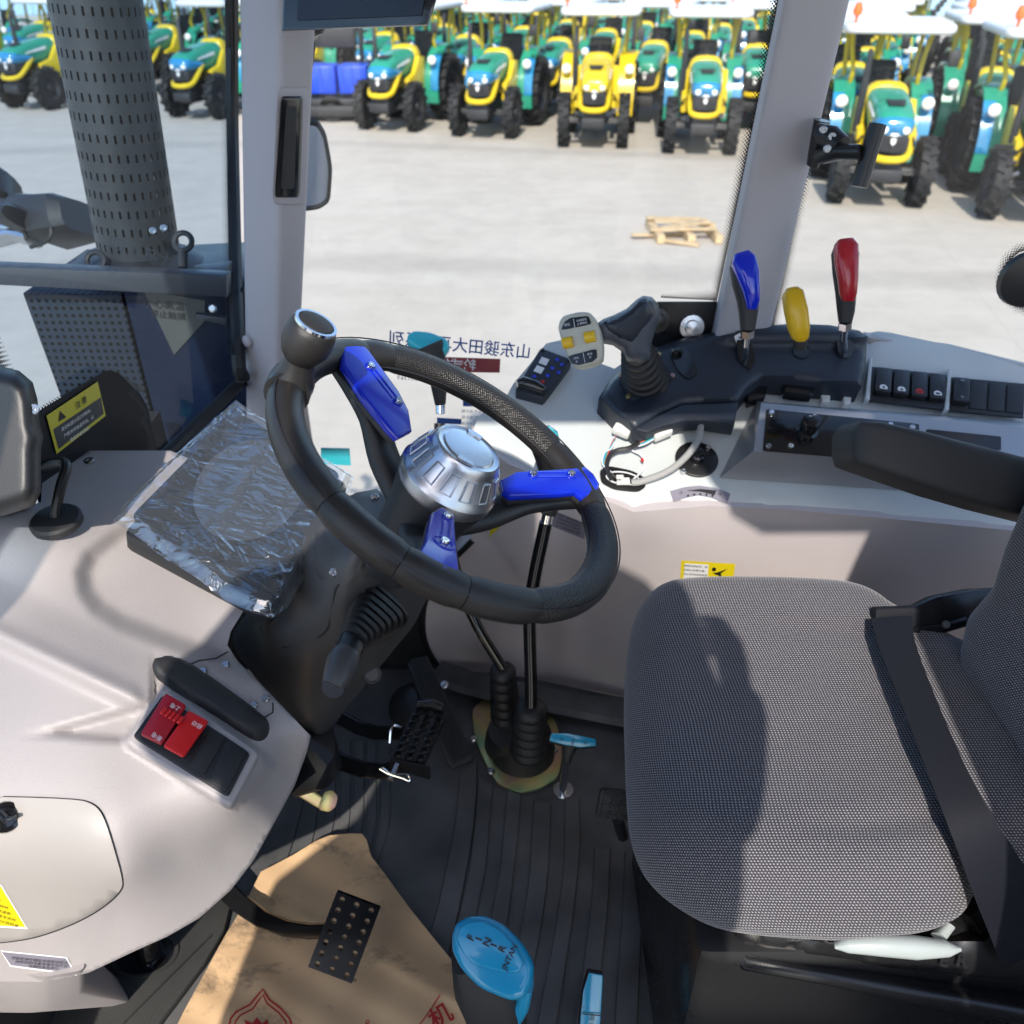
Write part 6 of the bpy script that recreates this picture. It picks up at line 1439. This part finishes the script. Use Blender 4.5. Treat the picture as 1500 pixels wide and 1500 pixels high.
kr = thing('kraft_sheet', 'scuffed brown kraft paper sheet with red print on the cab floor', 'paper', P(500, 1400, z=FLOOR))
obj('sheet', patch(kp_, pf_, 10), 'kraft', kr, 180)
def pr(px_): return [pf_(*q) + (CAM - pf_(*q)).normalized() * .0016 for q in px_]
def line(pts, w_, m='print_red'):
    pts = [Vector(q) for q in pts]; A_ = []; B_2 = []
    for i in range(len(pts)):
        d = (pts[min(i + 1, len(pts) - 1)] - pts[max(i - 1, 0)]).normalized(); nn = Vector((-d.y, d.x)) * w_ / 2
        A_.append(pts[i] + nn); B_2.append(pts[i] - nn)
    bm = bmesh.new(); a_ = [bm.verts.new(p) for p in pr(A_)]; b_ = [bm.verts.new(p) for p in pr(B_2)]
    for i in range(len(a_) - 1): bm.faces.new((a_[i], a_[i + 1], b_[i + 1], b_[i]))
    obj('print', bm, m, kr, 0)
def dn(p, k=8): return [tuple(q) for q in dense(p, k, False)]
line(dn([(334, 1512), (338, 1492), (346, 1482), (366, 1472), (385, 1449), (394, 1464), (412, 1478), (424, 1492), (430, 1512)]), 2.6)
line(dn([(341, 1512), (345, 1496), (352, 1487), (370, 1478), (385, 1457), (391, 1470), (408, 1483), (418, 1496), (423, 1512)]), 2.2)
for fl_ in ([(352, 1512), (360, 1500), (358, 1494), (370, 1499), (376, 1490), (384, 1500), (391, 1493), (394, 1503), (404, 1500), (410, 1512)],):
    bm = bmesh.new(); bm.faces.new([bm.verts.new(p) for p in pr(fl_)]); bmesh.ops.triangulate(bm, faces=bm.faces); obj('print', bm, 'print_red', kr, 0)
line(dn([(645, 1457), (630, 1480), (612, 1505)]), 1.8)
ppl = (pf_(648, 1488) + Vector((0, 0, .0035)), Vector((0, 0, 1)))
pxtext('机', (646, 1490), (662, 1480), ppl, 34, 'print_red', kr, bold=.02); pxtext('8', (538, 1500), (552, 1500), ppl, 16, 'print_red', kr)
# ================================================================== seat
seat = thing('driver_seat', 'grey woven fabric driver seat with a black belt and folding armrest', 'seat', (.40, .76, FLOOR))
op2 = [(916, 1100), (914, 1040), (916, 980), (921, 930), (934, 896), (956, 876), (992, 868), (1040, 864), (1100, 863), (1170, 864), (1235, 868), (1275, 882), (1305, 905), (1380, 935), (1480, 980), (1620, 1060),
       (1640, 1180), (1560, 1260), (1432, 1296), (1420, 1325), (1395, 1345), (1340, 1358), (1250, 1366), (1180, 1362), (1100, 1354), (1040, 1342), (985, 1312), (945, 1276), (925, 1235), (918, 1170)]
op2 = chaikin(op2, 2)
zo = tps([(916, 1100, 2.145), (920, 930, 2.15), (1000, 868, 2.16), (1200, 866, 2.165), (1480, 980, 2.17), (1400, 1340, 2.13), (1100, 1354, 2.12), (940, 1270, 2.12)])
ol = [P(*q, z=zo(*q)) for q in dense(op2, 12)]
cx_ = sum(ol, Vector()) / len(ol)
def inset(p, d):
    r = Vector((p.x - cx_.x, p.y - cx_.y, 0)); L = r.length; return p - r * (min(d, L) / L)
def seat_z(p):
    x, y = p.x, p.y
    z = 2.212 - .022 * math.exp(-((x - .33) / .16) ** 2 - ((y - .74) / .16) ** 2)
    z -= .05 * sstep(.22, .08, x) 
    z -= .018 * sstep(.62, .52, y)
    z += .010 * sstep(.84, .94, y)
    z -= .011 * math.exp(-((y - .605 - .05 * (x - .4)) / .016) ** 2) * sstep(.28, .42, x)
    z -= .008 * math.exp(-((y - .915 + .12 * (x - .4)) / .018) ** 2) * sstep(.25, .42, x)
    z += .0012 * math.sin(x * 37 + 3 * math.sin(y * 21)) * math.sin(y * 31)
    return z
rs = []
for k in range(5): s = k / 4; rs.append([inset(p, .045 * (1 - s) ** 1.5) + Vector((0, 0, -.075 + .065 * s)) for p in ol])
for k in range(1, 9):
    a = k / 8 * math.pi / 2; d = .062 * (1 - math.cos(a))
    row = []
    for p in ol:
        q = inset(p, d); zt = seat_z(inset(p, .062)); q.z = (p.z - .01) + (zt - p.z + .01) * math.sin(a); row.append(q)
    rs.append(row)
last = rs[-1]
for f in [1 - q / 26 for q in range(1, 26)]:
    row = []
    for p in last:
        q = Vector((cx_.x + (p.x - cx_.x) * f, cx_.y + (p.y - cx_.y) * f, 0)); q.z = seat_z(q); row.append(q)
    rs.append(row)
obj('cushion', rings(rs), 'fabric', seat, 180)
# backrest lofted upwards, leaning back
rs = []
for z, xf, w0, w1 in ((2.10, .66, .56, .82), (2.14, .605, .53, .87), (2.20, .582, .51, .895), (2.26, .58, .50, .905), (2.31, .598, .50, .905), (2.36, .607, .505, .925), (2.42, .612, .51, .93), (2.50, .622, .52, .925), (2.60, .64, .545, .92), (2.80, .70, .55, .91), (2.95, .75, .56, .90), (3.02, .78, .60, .86), (3.04, .80, .66, .80)):
    dpt = .10 if z < 3 else .06; yc, hw = (w0 + w1) / 2, (w1 - w0) / 2; r = []
    for k in range(36):
        a = 2 * math.pi * k / 36; ca, sa_ = math.cos(a), math.sin(a)
        yy = yc + hw * math.copysign(abs(ca) ** (2 / 3.2), ca); xx = xf + dpt - dpt * math.copysign(abs(sa_) ** (2 / 3.0), sa_)
        if sa_ > 0: xx += .022 * math.exp(-((yy - yc) / (hw * .62)) ** 4)
        r.append(Vector((xx, yy, z)))
    rs.append(r)
obj('backrest', rings(rs), 'fabric', seat, 180)
arm = [(1233, 652, 20, .035, 1.12), (1242, 652, 32, .044, 1.12), (1262, 655, 35, .048, 1.12), (1310, 668, 38, .05, 1.12), (1380, 689, 41, .05, 1.13), (1450, 708, 42, .05, 1.14), (1540, 730, 42, .05, 1.15)]
obj('armrest', pxloft(arm, e=6.5, n=44), 'black_soft', seat, 60)
# belt
bl = thing('seat_belt', 'black seat belt lying across the grey seat from its buckle', 'seat belt', P(1330, 950, z=2.2))
e1 = [(1276, 906, 2.236), (1288, 950, 2.238), (1320, 1030, 2.238), (1358, 1130, 2.235), (1393, 1220, 2.222), (1425, 1305, 2.18), (1452, 1372, 2.12), (1470, 1420, 2.06)]
e2 = [(1336, 902, 2.236), (1342, 945, 2.238), (1374, 1030, 2.238), (1418, 1130, 2.235), (1460, 1205, 2.222), (1502, 1270, 2.18), (1535, 1330, 2.12), (1550, 1380, 2.06)]
a_ = spline([P(x, y, z=z) for x, y, z in e1], 6); b_ = spline([P(x, y, z=z) for x, y, z in e2], 6)
rs = []
for p, q in zip(a_, b_):
    m_ = (p + q) / 2 + Vector((0, 0, .0012)); dwn = Vector((0, 0, -.0018)); rs.append([p, m_, q, q + dwn, m_ + dwn, p + dwn])
obj('webbing', rings(rs), 'webbing', bl, 40)
obj('fold', pxloft([(1278, 905, 16, .010, 1.20), (1286, 906, 17, .012, 1.20), (1334, 905, 18, .012, 1.20), (1344, 905, 16, .010, 1.20)], e=4, n=18), 'webbing', bl, 50)
obj('clip', pxloft([(1280, 918, 4, .006, 1.19), (1300, 922, 4.5, .006, 1.19), (1345, 922, 4.5, .006, 1.19)], e=3), 'gloss_black', bl)
obj('bracket', join(pxloft([(1338, 908, 20, .010, 1.205), (1370, 898, 26, .014, 1.21), (1420, 886, 24, .014, 1.23), (1470, 880, 20, .014, 1.25)], e=4, n=16), pxloft([(1345, 922, 5, .006, 1.195), (1380, 920, 7, .008, 1.20), (1412, 910, 8, .008, 1.21)], e=3)), 'satin_black', bl, 50)
screw(bl, P(1386, 915, t=1.18), -ray(1386, 915), .006, 'black')
# seat base
sb_ = [(1072, 1348), (1120, 1352), (1250, 1365), (1400, 1372), (1560, 1330), (1560, 1440), (1420, 1432), (1260, 1412), (1120, 1390), (1078, 1372)]
SBP = ((0, .60, 2.06), Vector((0, -.75, .66)))
obj('suspension_cover', patch(sb_, lambda a, b: P(a, b, t=.985 - .02 * math.sqrt(max(0, 1 - (1 - min(1, segdist(sb_, a, b) / 20)) ** 2))), 14, away(.25)), 'satin_black', seat, 60)
gq = [(1196, 1360), (1430, 1388), (1432, 1420), (1196, 1392)]
def gr_t(s, c, px): pxtext(s, c, (c[0] + 20, c[1] + 3.6), None, px, 'satin_black', seat, t=.958, up=(c[0] + 2, c[1] - 20), bold=.03)
for s, c in (('G', (1253, 1375)), ('R', (1276, 1378)), ('A', (1300, 1382)), ('M', (1327, 1386)), ('M', (1355, 1390)), ('E', (1383, 1407)), ('R', (1409, 1408))): gr_t(s, c, 27)
obj('emblem', rings([[P(1217 + r * math.cos(a), 1372 + r * .95 * math.sin(a), t=h) for r, h in ((12, .960), (9, .957), (8, .960))] for a in [k * math.pi / 10 for k in range(20)]], closed=True), 'column_black', seat)
obj('emblem_bar', join(*[tube([P(1217 + d, 1366, t=.958), P(1217 + d * 2.2, 1378, t=.958)], .0014, 5) for d in (-3, 0, 3)]), 'column_black', seat)
obj('height_lever', pxloft([(1222, 1384, 4, .006, .935), (1240, 1383, 11, .010, .932), (1290, 1384, 15, .012, .93), (1340, 1388, 16, .012, .93), (1385, 1389, 11, .010, .932), (1403, 1388, 4, .006, .935)], e=2.4, n=16), 'lever_grey', seat, 70)
obj('lever_stub', pxloft([(1375, 1372, 9, .008, .95), (1388, 1356, 8, .008, .96)], e=3), 'lever_grey', seat)
obj('side_fold', pxloft([(1070, 1375, 14, .02, 1.02), (1090, 1398, 16, .025, 1.0), (1200, 1418, 14, .025, 1.0), (1350, 1448, 15, .025, 1.0), (1560, 1490, 18, .025, 1.0)], e=3, n=14), 'satin_black', seat, 60)
obj('bellows', prism([P(*q, t=1.06) for q in ((1085, 1395), (1560, 1480), (1560, 1530), (1300, 1480), (1130, 1450), (1090, 1420))], (0, .3, -.05)), 'gloss_black', seat)
obj('base_plate', prism([P(*q, t=1.08) for q in ((1072, 1385), (1095, 1410), (1130, 1440), (1300, 1472), (1560, 1520), (1560, 1640), (1200, 1560), (1095, 1490), (1078, 1474))], (0, .25, -.08), .004), 'navy_panel', seat)
for q in ((1106, 1467), (1281, 1497), (1475, 1495)): screw(seat, P(*q, t=1.072), -ray(*q), .008, h=.007, name='bolt')
obj('hip_bracket', pxloft([(1400, 1350, 22, .03, 1.0), (1440, 1330, 50, .03, 1.02), (1500, 1350, 60, .03, 1.03)], e=3), 'satin_black', seat)
obj('pedestal', box((.52, .74, 1.85), (.62, .40, .40), bev=.02), 'satin_black', seat)
# ================================================================== photographer on the door step, who casts the big soft shade across the cab
def person():
    me = bpy.data.meshes.new('body')
    j = {'pel': (-.20, -.36, 2.72), 'sp': (-.20, -.35, 2.95), 'ch': (-.20, -.32, 3.22), 'nk': (-.20, -.29, 3.38), 'hd': (-.20, -.26, 3.48), 'tp': (-.20, -.25, 3.58),
         'ls': (-.42, -.31, 3.34), 'le': (-.45, -.27, 3.12), 'lw': (-.12, -.13, 3.0), 'rs': (.04, -.31, 3.36), 're': (.14, -.29, 3.02), 'rw': (.20, -.25, 3.17),
         'lh': (-.30, -.36, 2.64), 'lk': (-.31, -.29, 2.22), 'lf': (-.31, -.34, 1.76), 'lt': (-.31, -.20, 1.71), 'rh': (-.09, -.36, 2.64), 'rk': (-.08, -.29, 2.22), 'rf': (-.08, -.34, 1.76), 'rt': (-.08, -.20, 1.71)}
    rad = dict(pel=.16, sp=.16, ch=.19, nk=.06, hd=.085, tp=.07, ls=.08, le=.055, lw=.032, rs=.09, re=.075, rw=.032, lh=.10, lk=.065, lf=.045, lt=.035, rh=.10, rk=.065, rf=.045, rt=.035)
    ks = list(j); ed = [('pel', 'sp'), ('sp', 'ch'), ('ch', 'nk'), ('nk', 'hd'), ('hd', 'tp'), ('ch', 'ls'), ('ls', 'le'), ('le', 'lw'), ('ch', 'rs'), ('rs', 're'), ('re', 'rw'), ('pel', 'lh'), ('lh', 'lk'), ('lk', 'lf'), ('lf', 'lt'), ('pel', 'rh'), ('rh', 'rk'), ('rk', 'rf'), ('rf', 'rt')]
    me.from_pydata([j[k] for k in ks], [(ks.index(a), ks.index(b)) for a, b in ed], [])
    o = bpy.data.objects.new('person', me); COL.objects.link(o)
    m = o.modifiers.new('skin', 'SKIN'); s = o.modifiers.new('sub', 'SUBSURF'); s.levels = 2; s.render_levels = 2
    for k, v in zip(ks, me.skin_vertices[0].data): v.radius = (rad[k], rad[k] * (.75 if k in ('ch', 'sp', 'pel') else 1)); v.use_root = k == 'pel'
    me.materials.append(MATS['shirt']); tag(o, 'person in a dark shirt standing on the cab step', 'person'); ORG[o.name] = Vector()
    obj('trousers', join(*[tube([j[a], j[b], j[c]], [.155, .115, .075], 14, 4) for a, b, c in (('lh', 'lk', 'lf'), ('rh', 'rk', 'rf'))]), 'trousers', o, 80)
    obj('coat', rings([[Vector(((lx + rx) / 2 + (rx - lx) / 2 * math.cos(a), -.33 + .15 * math.sin(a), z)) for a in [k * math.pi / 12 for k in range(24)]] for z, lx, rx in ((2.36, -.53, .16), (2.74, -.53, .16), (2.84, -.43, .16), (3.0, -.39, .16), (3.2, -.40, .16), (3.40, -.40, .13))]), 'shirt', o, 80)  # unseen; outline shaped for the shade it throws on floor and seat
    obj('face', lathe((-.20, -.225, 3.43), (0, .1, 1), [(.03, 0), (.06, .03), (.072, .08), (.07, .12), (.03, .15)], 16), 'skin', o, 80)
    obj('hair', lathe((-.20, -.265, 3.50), (0, -.15, 1), [(.092, 0), (.095, .05), (.075, .10), (.02, .125)], 16), 'hair', o, 80)
    for s, k in ((-1, 'lw'), (1, 'rw')):
        b = Vector(j[k]); fs = [box(b + Vector((-s * .01, .03, 0)), (.04, .07, .075), bev=.015)]
        for q in range(4): fs.append(tube([b + Vector((-s * .005, .05, .03 - q * .02)), b + Vector((-s * .015, .085, .03 - q * .02)), b + Vector((-s * .045, .092, .03 - q * .02))], [.009, .008, .006], 8, 3))
        fs.append(tube([b + Vector((0, .01, .03)), b + Vector((-s * .02, .03, .055)), b + Vector((-s * .03, .06, .06))], [.011, .01, .007], 8, 3))
        obj('hand', join(*fs), 'skin', o, 80)
person()
sbg = thing('shade_bag', 'unseen black bag added beside the person to shade the seat base', 'bag', (.26, -.34, 2.53))  # out-of-frame bag, added only to keep sun off the seat base
obj('body', box((.27, -.34, 2.53), (.36, .16, .44), bev=.05, seg=3), 'black_soft', sbg); obj('flap', box((.27, -.25, 2.62), (.34, .03, .24), bev=.012), 'black_soft', sbg)
obj('handle', tube([(.16, -.34, 2.74), (.20, -.34, 2.79), (.34, -.34, 2.79), (.38, -.34, 2.74)], .012, 8, 4), 'webbing', sbg)
